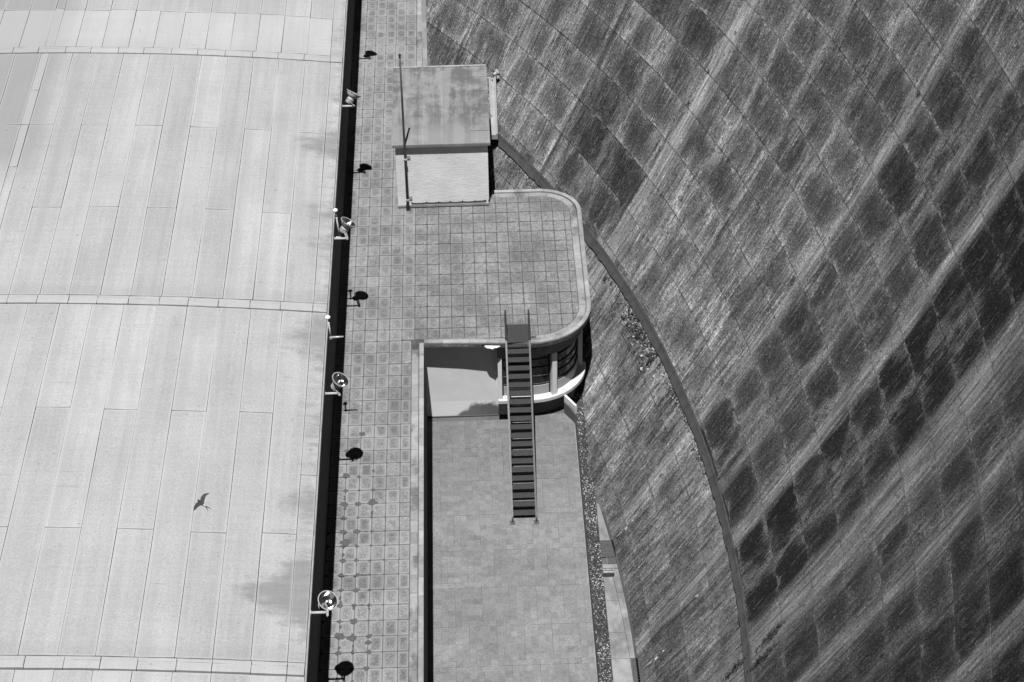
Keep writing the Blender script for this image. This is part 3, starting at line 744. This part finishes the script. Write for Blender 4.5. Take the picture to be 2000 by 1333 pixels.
for t in lt:
    y0, x0, gx, gy, c = t; z = U(-0.0012, 0.0012)
    p = [(x0 + gx, y0 + gy), (x0 + tw - gx * 0.4, y0 + gy), (x0 + tw - gx * 0.4, y0 + tl - gy * 0.4), (x0 + gx, y0 + tl - gy * 0.4)]
    v = [(a, b, z - 0.012) for a, b in p] + [(a, b, z) for a, b in p]; u = [(0, 0), (1, 0), (1, 1), (0, 1)] * 2
    f = [(4, 5, 6, 7), (0, 1, 5, 4), (1, 2, 6, 5), (2, 3, 7, 6), (3, 0, 4, 7)]; cc = (c, U(0.0, 0.4), 0)
    if id(t) in ownset: obj('court_tile', v, f, M['ltile'], court, {'tile': u}, [cc] * 8)
    else: acc.add(v, f, cc, u)
tag(acc.build('far_court_tiles', M['ltile'], court, uv='tile'), kind='stuff')

# low retaining wall between court and gravel, with its slanted white end at the bay
lw = empty('low_wall', (4.9, -5, FZ)); tag(lw, 'low concrete wall edging the gravel strip, ending in a white slanted face', 'wall')
mb = MB(); mb.box(4.874 - 4.9, 4.925 - 4.9, -20 + 5, -0.22 + 5, -1.6, 0.035, 0.008); mb.build('coping', M['core'], lw)
mb = MB(); mb.box(4.85 - 4.9, 4.868 - 4.9, -20 + 5, -0.3 + 5, -0.02, 0.006, 0.003); mb.build('edge_strip', M['kerb'], lw)
mb = MB(); a = Vector((4.54, 0.34, 0)); b = Vector((4.87, -0.22, 0)); d = (b - a).normalized(); nrm = Vector((d.y, -d.x, 0)) * -0.07
v = [a, b, b + nrm, a + nrm]; vv = []
for z in (FZ, -2.60): vv += [(p.x - 4.9, p.y + 5, z - FZ) for p in v]
obj('end_face', vv, [(0, 1, 2, 3), (7, 6, 5, 4), (0, 4, 5, 1), (1, 5, 6, 2), (2, 6, 7, 3), (3, 7, 4, 0)], M['plaster'], lw)

# gravel
def gravz(y): return -4.33 if y < -1.6 else -4.33 + (y + 1.6) * 0.31
def damx(y, z):
    r = DR(z); return DCX + math.sqrt(r * r - (y - DCY) ** 2)
mb = MB()
ys = [2.0 - 0.4 * i for i in range(56)]
v = []; f = []
for y in ys: z = gravz(y) - 0.02; v += [(4.45 if y > 0.2 else (4.72 if y > -0.25 else 4.90), y, z), (min(5.40, damx(y, z) + 0.05), y, z)]
for i in range(len(ys) - 1): f.append((2 * i, 2 * i + 1, 2 * i + 3, 2 * i + 2))
mb.add(v, f, (0.05, 0, 0))
for i in range(7800):
    y = U(-13.5, 1.7); z0 = gravz(y); xl = 4.93 if y < -0.3 else max(4.6, 4.9 - (y + 0.3) * 0.45); xr = min(5.385, damx(y, z0) + 0.01)
    if xr - xl < 0.02: continue
    x = U(xl, xr); r = U(0.008, 0.026); s = [r * U(0.7, 1.4), r * U(0.7, 1.4), r * U(0.5, 0.9)]; a = U(0, 6.28); ca, sa = math.cos(a), math.sin(a)
    v = [(1, 0, 0), (-1, 0, 0), (0, 1, 0), (0, -1, 0), (0, 0, 1), (0, 0, -1)]
    v = [(x + (p[0] * s[0] * ca - p[1] * s[1] * sa), y + (p[0] * s[0] * sa + p[1] * s[1] * ca), z0 + p[2] * s[2] + U(-0.01, 0.012)) for p in v]
    clus = 0.5 + 0.5 * math.sin(y * 3.1) * math.sin(y * 1.3 + 1)
    c = 0.015 + 0.13 * R() ** 2 if R() > 0.12 + 0.34 * clus ** 2 else U(0.15, 0.65)
    mb.add(v, [(0, 2, 4), (2, 1, 4), (1, 3, 4), (3, 0, 4), (2, 0, 5), (1, 2, 5), (3, 1, 5), (0, 3, 5)], (c, 0, 0))
g = mb.build('gravel', M['gravel']); tag(g, 'strip of mixed dark and pale gravel between court and dam', 'gravel', kind='stuff')

# path at the foot of the dam
PZ = -4.28; PX, PY = 0.07, 0.83
path = empty('path', (5.6 + PX, -9 + PY, PZ)); tag(path, kind='structure')
def dedge(y, d=0.0): return damx(y + PY, PZ) - PX - d
def slabpoly(pts, z1, name, mat, par, h=0.06, o=(5.6, -9, PZ)):
    n = len(pts); v = [(x - o[0], y - o[1], z1 - h - o[2]) for x, y in pts] + [(x - o[0], y - o[1], z1 - o[2]) for x, y in pts]
    return obj(name, v, [tuple(range(n, 2 * n)), tuple(range(n - 1, -1, -1))] + [(i, (i + 1) % n, n + (i + 1) % n, n + i) for i in range(n)], mat, par)
def yrange(a, b, n=5): return [a + (b - a) * i / n for i in range(n + 1)]
def strip(y0, y1, xl, xr, z, name, mat, par=path):
    Y = yrange(y0, y1); slabpoly([(xr(y), y) for y in Y] + [(xl(y), y) for y in Y[::-1]], z, name, mat, par)
J = lambda y: dedge(y) - 0.30 - 0.02 * (y + 8)               # joint that follows the dam
slabpoly([(5.325, -20), (7.2, -20), (7.2, -3.5), (5.325, -3.5)], PZ - 0.03, 'bed', M['mortar'], path)
strip(-5.74, -4.0, lambda y: 5.325, lambda y: max(5.34, dedge(y, 0.10)), PZ, 'path_slab', M['path'])
strip(-7.0, -6.82, lambda y: 5.325, lambda y: dedge(y, 0.09), PZ, 'path_slab', M['path'])
for a, b in ((-8.42, -7.72), (-9.78, -8.43), (-10.86, -9.79), (-12.4, -10.87), (-14, -12.41), (-16, -14.01)):
    strip(a, b, lambda y: 5.325, lambda y: J(y) - 0.006, PZ + U(-0.004, 0.004), 'path_slab', M['path'])
for a, b in ((-8.1, -7.04), (-9.2, -8.11), (-10.86, -9.21), (-14, -11.95), (-16, -14.01)):
    strip(a, b, lambda y: J(y) + 0.006, lambda y: dedge(y, 0.09), PZ + U(0, 0.01), 'path_slab', M['path'])
strip(-7.71, -7.01, lambda y: 5.325, lambda y: J(y) - 0.006, PZ - 0.01, 'path_slab', M['path'])
# curb along the dam foot
Y = yrange(-16, -4.4, 24)
slabpoly([(dedge(y, 0.02), y) for y in Y] + [(dedge(y, 0.085), y) for y in Y[::-1]], PZ + 0.03, 'foot_curb', M['strip'], path, 0.1)

def cover(x0, x1, y0, y1, label, ribs, loose=False):
    ox, oy = (x0 + x1) / 2, (y0 + y1) / 2
    e = empty('metal_cover', (ox + PX, oy + PY, PZ)); tag(e, label, 'metal cover')
    mb = MB(); mb.box(x0 - ox, x1 - ox, y0 - oy, y1 - oy, 0.012, 0.03, 0.004); mb.build('plate', M['cover'], e)
    for i in range(ribs):
        y = y0 - oy + (y1 - y0) * (i + 0.7) / (ribs + 0.4); mb = MB(); mb.box(x0 - ox + 0.02, x1 - ox - 0.02, y - 0.006, y + 0.006, 0.03, 0.038, 0.002); mb.build('rib', M['cover'], e)
    return e
cover(5.34, 5.78, -6.52, -5.76, 'dark ribbed metal cover on the path beside the gravel, farther one', 8)
cover(5.95, 6.40, -11.94, -10.88, 'dark ribbed metal cover at the bottom edge of the photo near dam', 9)
e = empty('metal_step', (5.6 + PX, -6.68 + PY, PZ)); tag(e, 'short dark metal flap just below the farther ribbed cover', 'metal flap')
mb = MB(); mb.box(-0.10, 0.17, -0.14, 0.14, 0.014, 0.024, 0.003); mb.build('plate', M['cover'], e); mb = MB(); mb.box(-0.115, -0.105, -0.15, 0.15, 0.012, 0.04, 0.003); mb.build('rail', M['galv'], e)
e = empty('concrete_hatch', (5.50 + PX, -7.25 + PY, PZ)); tag(e, 'small slatted concrete box hatch standing between gravel and path', 'hatch')
mb = MB(); mb.box(-0.17, 0.16, -0.14, 0.16, 0.005, 0.16, 0.01); mb.build('body', M['cover'], e)
for i in range(3):
    mb = MB(); mb.box(-0.18, 0.17, -0.14 + 0.105 * i, -0.065 + 0.105 * i, 0.162, 0.19, 0.006); mb.build('slat', M['kerb'], e)
for x in (-0.10, 0.09):
    mb = MB(); mb.lathe([(0.0, 0.0), (0.014, 0.0), (0.014, 0.012), (0.0, 0.014)], (x, 0.0, 0.19), (0, 0, 1), 8); mb.build('bolt', M['core'], e)

# ------------------------------------------------------------------ hut
hut = empty('hut', (0.7, 10.4, 0)); tag(hut, 'small concrete hut with flat stained roof standing on the terrace', 'hut')
def hch(mb, name, mat, par=None, smooth=False):
    mb.v = [(p[0] - 0.7, p[1] - 10.4, p[2]) for p in mb.v]; return mb.build(name, mat, par or hut, smooth)
mb = MB(); mb.box(-0.90, 2.29, 7.85, 12.90, -0.03, 2.545); mb.box(0.12, 2.29, 8.6, 12.9, -7.0, -0.17); hch(mb, 'wall', M['board'])
mb = MB(); mb.box(-0.915, 2.30, 7.825, 7.849, 0.035, 0.125, 0.006); hch(mb, 'plinth', M['kerb'])
mb = MB(); mb.box(-0.90, 2.29, 7.815, 7.848, -0.02, 0.03); hch(mb, 'base_joint', M['core'])
mb = MB(); mb.box(-1.01, 2.38, 7.74, 13.0, 2.547, 2.635); hroof = hch(mb, 'roof', M['hutroof'])
xs = [-1.005, -0.11, 0.80, 1.69, 2.375]
for i in range(3):
    mb = MB(); mb.box(xs[i] + 0.011, xs[i + 1] - 0.011, 7.745, 12.99, 2.637, 2.66 + U(-0.003, 0.003), 0.006); hch(mb, 'roof_strip', M['hutroof'], hroof)
yy = [7.745, 8.55, 9.45, 10.25, 11.25, 12.2, 12.99]
for a, b in zip(yy[:-1], yy[1:]):
    mb = MB(); mb.box(1.701, 2.37, a + 0.012, b - 0.012, 2.637, 2.66 + U(-0.003, 0.003), 0.006); hch(mb, 'roof_strip', M['hutroof'], hroof)
mb = MB(); mb.box(-0.98, 2.35, 12.93, 13.01, 2.661, 2.70, 0.008); hch(mb, 'back_lip', M['rim'], hroof)
# cable along the foot of the front wall
pts = []
cx = [-0.42, 0.10, 0.52, 0.93, 1.36, 1.80, 2.28]
for a, b in zip(cx[:-1], cx[1:]):
    for i in range(6): t = i / 6; pts.append((a + (b - a) * t, 7.83, 0.21 - 0.022 * math.sin(math.pi * t) + (0.05 if a > 1.5 else 0) * t))
mb = MB(); mb.tube(pts, 0.012, 6); cab = hch(mb, 'cable', M['core'])
for x in cx:
    mb = MB(); mb.box(x - 0.012, x + 0.012, 7.815, 7.848, 0.185, 0.245, 0.003); hch(mb, 'cable_clip', M['core'], cab)
# sloping channel that climbs the dam beside the hut
cn = empty('channel', (2.6, 12.4, 1.0)); tag(cn, 'narrow pale concrete channel climbing the dam along the right side of the hut', 'channel')
def chy(t): return 12.62 + 1.85 * t
def chz(t): return -0.08 + 1.33 * t
def chsw(name, x0, x1, h0, h1, t0, t1, mat):
    v = []; f = []; K = 8
    for i in range(K + 1):
        t = t0 + (t1 - t0) * i / K
        for x, h in ((x0, h0), (x1, h0), (x1, h1), (x0, h1)): v.append((x - 2.6, chy(t) - 12.4, chz(t) + h - 1.0))
    for i in range(K):
        for q in range(4): r = (q + 1) % 4; f.append((i * 4 + q, i * 4 + r, i * 4 + 4 + r, i * 4 + 4 + q))
    f += [(3, 2, 1, 0), tuple(range(K * 4, K * 4 + 4))]
    return obj(name, v, f, mat, cn)
chsw('floor', 2.465, 2.725, -0.20, 0.0, 0, 1, M['rim']); chsw('outer_lip', 2.655, 2.728, 0.001, 0.04, 0, 1, M['rim']); chsw('inner_lip', 2.462, 2.55, 0.001, 0.05, 0.32, 0.95, M['kerb'])
mb = MB(); mb.tube([(-0.06, chy(.93) - 12.4, chz(.93) - 1.0), (-0.07, chy(.95) - 12.4, chz(.95) - 0.92), (0.0, chy(.95) - 12.4, chz(.95) - 0.92), (0.01, chy(.93) - 12.4, chz(.93) - 1.0)], 0.012, 6); mb.build('lifting_loop', M['core'], cn)

# mast
ma = empty('mast', (-0.565, 7.72, 0)); tag(ma, 'tall thin dark mast clamped to the hut front wall', 'mast')
mb = MB(); mb.tube([(0, 0, 0.02), (0, 0, 2.2), (0, 0, 4.4), (0, 0, 6.1)], [0.042, 0.040, 0.036, 0.030], 12); mb.build('pole', M['pole'], ma, True)
mb = MB(); mb.tube([(0, 0, 6.1), (0, 0, 6.16), (0, 0, 6.17), (0, 0, 6.22), (0, 0, 6.27)], [0.03, 0.03, 0.042, 0.042, 0.012], 10); mb.build('finial', M['core'], ma)
for z in (2.10, 0.42):
    mb = MB(); mb.box(-0.06, 0.055, -0.05, 0.0, z - 0.035, z + 0.035, 0.006); mb.box(-0.03, 0.03, 0.0, 0.125, z - 0.03, z + 0.03); c_ = mb.build('clamp', M['galv'], ma)
    mb = MB(); mb.box(0.065, 0.17, 0.105, 0.127, z - 0.06, z + 0.08, 0.003); mb.build('wall_plate', M['lampgrey'], c_)
mb = MB(); mb.box(-0.06, 0.09, -0.075, 0.075, -0.002, 0.03, 0.006); mb.lathe([(0.06, 0.03), (0.06, 0.22), (0.045, 0.24)], (0, 0, 0), (0, 0, 1), 12); mb.build('base_shoe', M['core'], ma)

# ------------------------------------------------------------------ metal staircase
stc = empty('metal_staircase', (3.02, -2.4, FZ)); tag(stc, 'dark metal staircase leading from the court up to the terrace', 'staircase')
def sch(mb, name, mat, par=None):
    mb.v = [(p[0] - 3.02, p[1] + 2.4, p[2] - FZ) for p in mb.v]; return mb.build(name, mat, par or stc)
N = 21; ST = Vector((0, -0.16, 0.05)); SB = Vector((0, -4.90, FZ + 0.01))
dirv = (SB - ST)
def onst(x, t, up=0.0):
    p = ST + dirv * t; return Vector((x, p.y, p.z + up))
for x in (2.645, 3.395):
    mb = MB()
    a = onst(x, -0.155, 0.06); b = onst(x, 1.0, 0.06)
    mb.obox(a, b, 0.026, 0.17, up=(0, 0, 1)); st_ = sch(mb, 'stringer', M['steel'])
    s = 1 if x > 3 else -1
    mb = MB(); mb.obox(a + Vector((0, 0, 0.105)), b + Vector((0, 0, 0.105)), 0.055, 0.014); sch(mb, 'flange', M['edge'] if x < 3 else M['steel'], st_)
    mb = MB(); mb.obox(a - Vector((0, 0, 0.10)) , b - Vector((0, 0, 0.10)), 0.055, 0.014); sch(mb, 'flange', M['steel'], st_)
    mb = MB(); mb.tube([onst(x, 0.01, 0.19), onst(x, -0.14, 0.19), onst(x, -0.165, 0.17)], [0.034, 0.034, 0.024], 10); sch(mb, 'rail_post', M['core'], st_)
    mb = MB(); mb.box(x - 0.075, x + 0.075, -5.06, -4.88, FZ + 0.002, FZ + 0.02, 0.004); mb.box(x - 0.02, x + 0.02, -4.97, -4.86, FZ + 0.02, FZ + 0.16, 0.004); sch(mb, 'foot_plate', M['cover'])
for i in range(1, N):
    p = onst(0, i / N); mb = MB(); y, z = p.y, p.z
    mb.box(2.66, 3.38, y - 0.112, y + 0.112, z - 0.024, z, 0.004); t_ = sch(mb, 'tread', M['tread'])
    mb = MB(); mb.box(2.66, 3.38, y - 0.122, y - 0.1135, z - 0.028, z + 0.003, 0.002); sch(mb, 'nosing', M['edge'] if R() < 0.45 else M['tread'], t_)
mb = MB(); mb.box(2.66, 3.38, -0.15, 0.80, 0.052, 0.066, 0.003); sch(mb, 'landing_plate', M['tread'])

# ------------------------------------------------------------------ floodlights on the power house wall
def floodlight(head, ax, armY, armZ, label, scale=1.0, wallx=-2.70, group='floodlights along the power house eaves', armlen=0.42):
    e = empty('floodlight', (wallx, armY, armZ)); tag(e, label, 'floodlight', group)
    O = Vector((wallx, armY, armZ)); H = Vector(head) - O; ax = Vector(ax).normalized(); r = 0.26 * scale
    end = Vector((armlen, 0, 0))
    mb = MB(); mb.tube([(-0.04, 0, 0), end], 0.038 * scale, 12); mb.build('arm', M['lampgrey'], e, True)
    mb = MB(); mb.lathe([(0.0, -0.01), (0.075, -0.01), (0.075, 0.012), (0.0, 0.014)], (0.0, 0, 0), (1, 0, 0), 12); mb.build('wall_flange', M['galv'], e)
    side = ax.cross(Vector((1, 0, 0))); side = (side - Vector((0, 0, side.z * 0.0))).normalized()
    B = H - ax * 0.17 * scale                        # back of the bowl
    hb = B - ax * 0.23 * scale
    # U bracket from the arm end to either side of the housing
    hc = B - ax * 0.13 * scale
    for s in (-1, 1):
        k = end + side * s * 0.10 * scale; q = hc + side * s * 0.135 * scale
        mb = MB(); mb.obox(end, k, 0.05 * scale, 0.012, up=(0.3, 0.2, 1)); mb.obox(k, q, 0.05 * scale, 0.012, up=ax.cross(side) + Vector((0.1, 0, 0.05))); mb.build('bracket', M['galv'], e)
    mb = MB(); mb.lathe([(0.0, 0), (0.11 * scale, 0), (0.125 * scale, 0.02), (0.125 * scale, 0.17 * scale), (0.115 * scale, 0.19 * scale), (0.115 * scale, 0.235 * scale)], hb, ax, 20); hs = mb.build('housing', M['lampgrey'], e, False)
    for k in range(4):
        mb = MB(); mb.lathe([(0.126 * scale, 0.0), (0.14 * scale, 0.0), (0.14 * scale, 0.012), (0.126 * scale, 0.012)], hb + ax * (0.04 + 0.035 * k) * scale, ax, 20); mb.build('cooling_fin', M['galv'], hs)
    prof = [(0.115, 0.0), (0.15, 0.012), (0.19, 0.05), (0.225, 0.10), (0.25, 0.155), (0.258, 0.17)]
    mb = MB(); mb.lathe([(a * scale, b * scale) for a, b in prof], B, ax, 28); sh = mb.build('shade', M['lampgrey'], e, True)
    inn = [(0.0, 0.016)] + [(max(0.02, a - 0.008), b + 0.008) for a, b in prof[1:]]
    mb = MB(); mb.lathe([(a * scale, b * scale) for a, b in inn], B, ax, 28); mb.build('reflector', M['mirror'], sh, True)
    mb = MB(); mb.lathe([(0.246 * scale, 0.162 * scale), (0.246 * scale, 0.182 * scale), (0.27 * scale, 0.182 * scale), (0.27 * scale, 0.160 * scale), (0.246 * scale, 0.160 * scale)], B, ax, 28); mb.build('rim', M['galv'], sh)
    for k in range(4):
        t = k * math.pi / 2 + 0.5; a = ax.cross(Vector((0, 0, 1))).normalized(); b = ax.cross(a); p = B + ax * 0.17 * scale + (a * math.cos(t) + b * math.sin(t)) * 0.275 * scale
        mb = MB(); mb.box(p.x - 0.012, p.x + 0.012, p.y - 0.012, p.y + 0.012, p.z - 0.012, p.z + 0.012); mb.build('clip', M['core'], sh)
    mb = MB(); mb.lathe([(0.0, 0.0), (0.018, 0.0), (0.022, 0.03), (0.03, 0.07), (0.024, 0.11), (0.0, 0.125)], B + ax * 0.02 * scale, ax, 10); mb.build('bulb', M['globe'], sh, True)
    return e
floodlight((-2.28, -15.27, 3.69), (0.40, -0.36, 0.85), -15.62, 3.62, 'floodlight nearest the camera, its open mirror bowl facing the viewer')
floodlight((-2.23, -6.48, 3.80), (0.50, -0.12, 0.86), -6.62, 3.42, 'floodlight with half open bowl, second from the camera along the eaves')
floodlight((-2.24, 1.57, 3.75), (0.50, 0.18, 0.84), 1.10, 3.45, 'floodlight tilted away right beside a globe lamp on a stem')
floodlight((-2.28, 9.40, 3.80), (0.50, 0.43, 0.75), 9.15, 3.43, 'farthest floodlight seen edge on at the eaves, left of the hut')
floodlight((-2.25, 17.6, 3.78), (0.50, 0.45, 0.74), 17.3, 3.42, 'floodlight beyond the top edge of the photo, only its shadow showing')
floodlight((2.80, 14.62, 1.42), (0.75, 0.55, 0.25), 14.5, 1.25, 'small floodlight at the top end of the channel beside the hut', 0.5, 2.36, 'floodlights beside the hut', 0.22)

# ------------------------------------------------------------------ globe lamps
def globelamp(ball, base, tox, label):
    e = empty('globe_lamp', base); tag(e, label, 'lamp', 'globe lamps at the eaves'); b = Vector(ball) - Vector(base)
    mb = MB(); mb.lathe([(0.0, -0.062)] + [(0.076 * math.cos(rad(a)), 0.058 * math.sin(rad(a))) for a in range(-75, 90, 15)] + [(0.0, 0.06)], b, (0, 0, 1), 20); mb.build('globe', M['globe'], e, True)
    d = b.normalized(); L = b.length
    mb = MB(); mb.tube([(0, 0, 0), d * L * 0.72], 0.024, 10); mb.tube([d * L * 0.72, d * (L - 0.04)], 0.015, 10); mb.build('stem', M['lampgrey'], e, True)
    mb = MB(); mb.lathe([(0.0, -0.05), (0.045, -0.05), (0.05, 0.0), (0.036, 0.035), (0.0, 0.04)], (0, 0, 0), (0, 0, 1), 12); mb.build('joint_box', M['galv'], e)
    mb = MB(); mb.lathe([(0.03, 0), (0.03, 0.03), (0.0, 0.03)], d * L * 0.70, d, 12); mb.build('collar', M['globe'], e)
    mb = MB(); mb.tube([(0, 0, 0), tox], [0.04, 0.026], 10); mb.build('arm', M['galv'], e, True)
    return e
globelamp((-2.64, 1.74, 4.10), (-2.56, 1.60, 3.15), (-0.18, 0, 0), 'globe lamp on a stem right beside a tilted floodlight, the farther one')
globelamp((-2.64, -4.26, 4.38), (-2.585, -4.40, 3.74), (0.37, 0, 0.015), 'globe lamp on a stem with an arm pointing out over the walk')
mb = MB()

# ------------------------------------------------------------------ small things on the dam
def ondam(name, th, z, label, cat, group=None):
    e = empty(name, dampt(th, z)); tag(e, label, cat, group)
    n_ = damnorm(th, z); up = (dampt(th, z + 0.5) - dampt(th, z)).normalized(); sd = up.cross(n_).normalized()
    e.matrix_world = Matrix(((sd.x, up.x, n_.x, e.location.x), (sd.y, up.y, n_.y, e.location.y), (sd.z, up.z, n_.z, e.location.z), (0, 0, 0, 1)))
    return e
def marker(th, z, label):
    e = ondam('survey_marker', th, z, label, 'marker', 'survey markers at the foot of the dam')
    mb = MB(); mb.box(-0.035, 0.03, -0.26, -0.15, 0.0, 0.02, 0.004); mb.build('lower_plate', M['white'], e)
    mb = MB(); mb.box(-0.015, 0.018, 0.13, 0.20, 0.0, 0.02, 0.004); mb.build('upper_plate', M['white'], e)
    for x, y in ((0.05, -0.04), (-0.06, -0.05), (-0.03, -0.14 + 0.06), (0.09, 0.0)):
        mb = MB(); mb.lathe([(0.0, 0.006), (0.014, 0.006), (0.022, 0.002), (0.022, -0.01)], (x, y, 0), (0, 0, 1), 8); mb.build('bolt_hole', M['core'], e)
    mb = MB(); mb.tube([(-0.02, -0.40, 0.03), (0.03, -0.60, 0.10)], 0.014, 8); mb.build('spout', M['rim'], e, True)
    mb = MB(); mb.box(-0.03, 0.06, -0.62, -0.36, 0.002, 0.012, 0.002); mb.build('stain_plate', M['cover'], e)
marker(7.0, -3.55, 'white survey marker plates on the dam above the farther metal cover')
marker(0.32, -3.44, 'white survey marker plates on the dam beside the nearer metal cover')
e = ondam('drain_ring', 1.06, -1.77, 'small round drain outlet with a thin cable on the dam', 'drain')
mb = MB(); mb.lathe([(0.055, 0.0), (0.055, 0.04), (0.035, 0.04), (0.035, -0.02)], (0, 0, 0), (0, 0, 1), 14); mb.build('collar', M['kerb'], e)
mb = MB(); mb.tube([(0, -0.04, 0.02), (-0.02, -0.35, 0.015), (0.0, -0.8, 0.015), (-0.015, -1.1, 0.012)], 0.012, 6); mb.build('cable', M['core'], e)

def weed(th, z, s, label, n=46, sprawl=1.0, xs=0.8):
    e = ondam('weed_clump', th, z, label, 'weed', 'weeds rooted in the dam joints'); mb = MB()
    for i in range(n):
        a = U(0, 6.28); r = s * (R() ** 0.7); x, y = r * math.cos(a) * xs, r * math.sin(a) * sprawl; h = s * U(0.1, 0.7) * (1 - 0.5 * r / s)
        L = s * U(0.15, 0.42); b = U(0, 6.28); dx, dy = math.cos(b) * L, math.sin(b) * L - L * 0.4; wx, wy = -math.sin(b) * L * 0.22, math.cos(b) * L * 0.22
        v = [(x, y, h * 0.5), (x + dx * 0.5 + wx, y + dy * 0.5 + wy, h + L * 0.15), (x + dx, y + dy, h - L * 0.1), (x + dx * 0.5 - wx, y + dy * 0.5 - wy, h + L * 0.05)]
        mb.add(v, [(0, 1, 2), (0, 2, 3)])
    mb.build('leaves', M['weed'], e)
    mb = MB()
    for i in range(5): a = U(0, 6.28); mb.tube([(0, 0, -0.01), (math.cos(a) * s * 0.4, math.sin(a) * s * 0.4, s * 0.2), (math.cos(a) * s * 0.9, math.sin(a) * s * 0.9, s * 0.3)], 0.006, 4)
    mb.build('stems', M['weed'], e)
weed(17.35, -0.73, 0.16, 'dry weed clump under the dark strip nearest the terrace corner')
weed(16.90, -0.68, 0.10, 'small weed tuft just right of the clump by the terrace corner', 30)
weed(13.65, -0.72, 0.22, 'large dry weed clump under the dark strip beside pale broken concrete', 70)
weed(12.17, -0.71, 0.22, 'wide weed patch under the dark strip below the pale broken concrete', 80)
weed(11.51, -0.59, 0.13, 'ragged weed tuft touching the dark strip below the wide patch', 40)
weed(19.01, 1.21, 0.15, 'weed tuft at a joint crossing above the terrace corner', 40)
weed(18.37, 6.05, 0.09, 'topmost but one dark weed tuft on the long pale joint', 30)
weed(18.50, 4.90, 0.11, 'dark weed tuft halfway along the long pale joint', 36)
weed(18.08, 7.50, 0.08, 'topmost dark weed tuft on the long pale joint', 26)
weed(7.70, 10.80, 0.12, 'dark weed tuft in the upper right part of the dam', 34)
weed(7.95, 4.60, 0.13, 'elongated weed tuft in the middle of the dam face', 40, 2.0)
weed(7.86, 1.12, 0.09, 'small weed tuft low on the middle joint of the dam', 30)
weed(2.49, 7.37, 0.13, 'weed tuft on the bright narrow run at the right', 36, 1.8)
weed(7.42, -1.99, 0.07, 'small weed tuft on the dam below the dark strip, right of the gravel', 24)
for th, z, lab in ((-4.0, 0.32, 'dark weed mass on the joint right of the strip at the bottom edge'), (-3.5, 0.75, 'upper weed mass on the joint right of the strip near the bottom'), (-3.35, -0.66, 'bushy dark weed mass left of the strip at the bottom edge')):
    weed(th, z, 0.22, lab, 150, 3.2, 0.45)

# ------------------------------------------------------------------ swallow in flight high above the roof
bd = empty('bird', (-1.18, -37.35, 26.88)); tag(bd, 'dark swallow with white rump and forked tail flying over the pale roof', 'bird')
F = Vector((-0.66, 0.72, 0.05)).normalized(); Sd = Vector((0.72, 0.66, 0.18)).normalized(); Sd = (Sd - F * Sd.dot(F)).normalized(); Uu = F.cross(Sd) * -1
if Uu.z < 0: Uu = -Uu
def bp(f_, s_, u_): return F * f_ + Sd * s_ + Uu * u_
mb = MB(); n_ = 10; prof = [(0.078, 0.002), (0.07, 0.009), (0.058, 0.0135), (0.045, 0.013), (0.03, 0.016), (0.005, 0.017), (-0.02, 0.0145), (-0.045, 0.009), (-0.065, 0.005)]
v = []; f = []
for fx, r in prof:
    for j in range(n_): t = 2 * math.pi * j / n_; v.append(bp(fx, r * math.cos(t), r * 0.9 * math.sin(t)))
for i in range(len(prof) - 1):
    for j in range(n_): q = (j + 1) % n_; f.append((i * n_ + j, i * n_ + q, (i + 1) * n_ + q, (i + 1) * n_ + j))
f += [tuple(range(n_)), tuple(range(len(v) - n_, len(v)))]
mb.add(v, f); mb.build('body', M['bird'], bd, True)
for s, fw, up in ((1, 0.045, 0.02), (-1, -0.01, 0.02)):
    le = [(0.045, 0.010), (0.052 + fw * 0.4, 0.04), (0.03 + fw, 0.085), (-0.005 + fw, 0.125)]; te = [(-0.012, 0.010), (-0.002 + fw * 0.4, 0.045), (-0.005 + fw, 0.085), (-0.012 + fw, 0.125)]
    top = [bp(a, s * b, 0.004 + up * (b / 0.125) + 0.002) for a, b in le] + [bp(a, s * b, 0.004 + up * (b / 0.125)) for a, b in te]; bot = [p - Uu * 0.003 for p in top]
    f = []
    for i in range(3): f += [(i, i + 1, i + 5, i + 4), (8 + i, 8 + i + 4, 8 + i + 5, 8 + i + 1), (i, i + 8, i + 9, i + 1), (i + 4, i + 5, i + 13, i + 12)]
    f += [(3, 11, 15, 7), (0, 4, 12, 8)]
    mb = MB(); mb.add(top + bot, f); mb.build('wing', M['bird'], bd)
for s in (-1, 1):
    v = [bp(-0.055, 0.0, 0.003), bp(-0.058, s * 0.008, 0.003), bp(-0.09, s * 0.014, 0.002), bp(-0.125, s * 0.022, 0.0), bp(-0.088, s * 0.004, 0.002)]; v += [p - Uu * 0.002 for p in v]
    mb = MB(); mb.add(v, [(0, 1, 2, 4), (4, 2, 3), (5, 9, 7, 6), (9, 8, 7), (0, 5, 6, 1), (1, 6, 7, 2), (2, 7, 8, 3), (3, 8, 9, 4), (4, 9, 5, 0)]); mb.build('tail_feather', M['bird'], bd)
v = []
for fx, w_ in ((-0.022, 0.007), (-0.038, 0.008), (-0.055, 0.005)): v += [bp(fx, -w_, 0.0125 - (abs(fx) * 0.10)), bp(fx, 0, 0.018 - abs(fx) * 0.17), bp(fx, w_, 0.0125 - (abs(fx) * 0.10))]
v += [p - Uu * 0.004 for p in v]
f = [(0, 1, 4, 3), (1, 2, 5, 4), (3, 4, 7, 6), (4, 5, 8, 7), (0, 9, 10, 1), (1, 10, 11, 2), (2, 11, 14, 5), (5, 14, 17, 8), (8, 17, 16, 7), (7, 16, 15, 6), (6, 15, 12, 3), (3, 12, 9, 0)]
mb = MB(); mb.add(v, f); mb.build('rump', M['birdwhite'], bd)
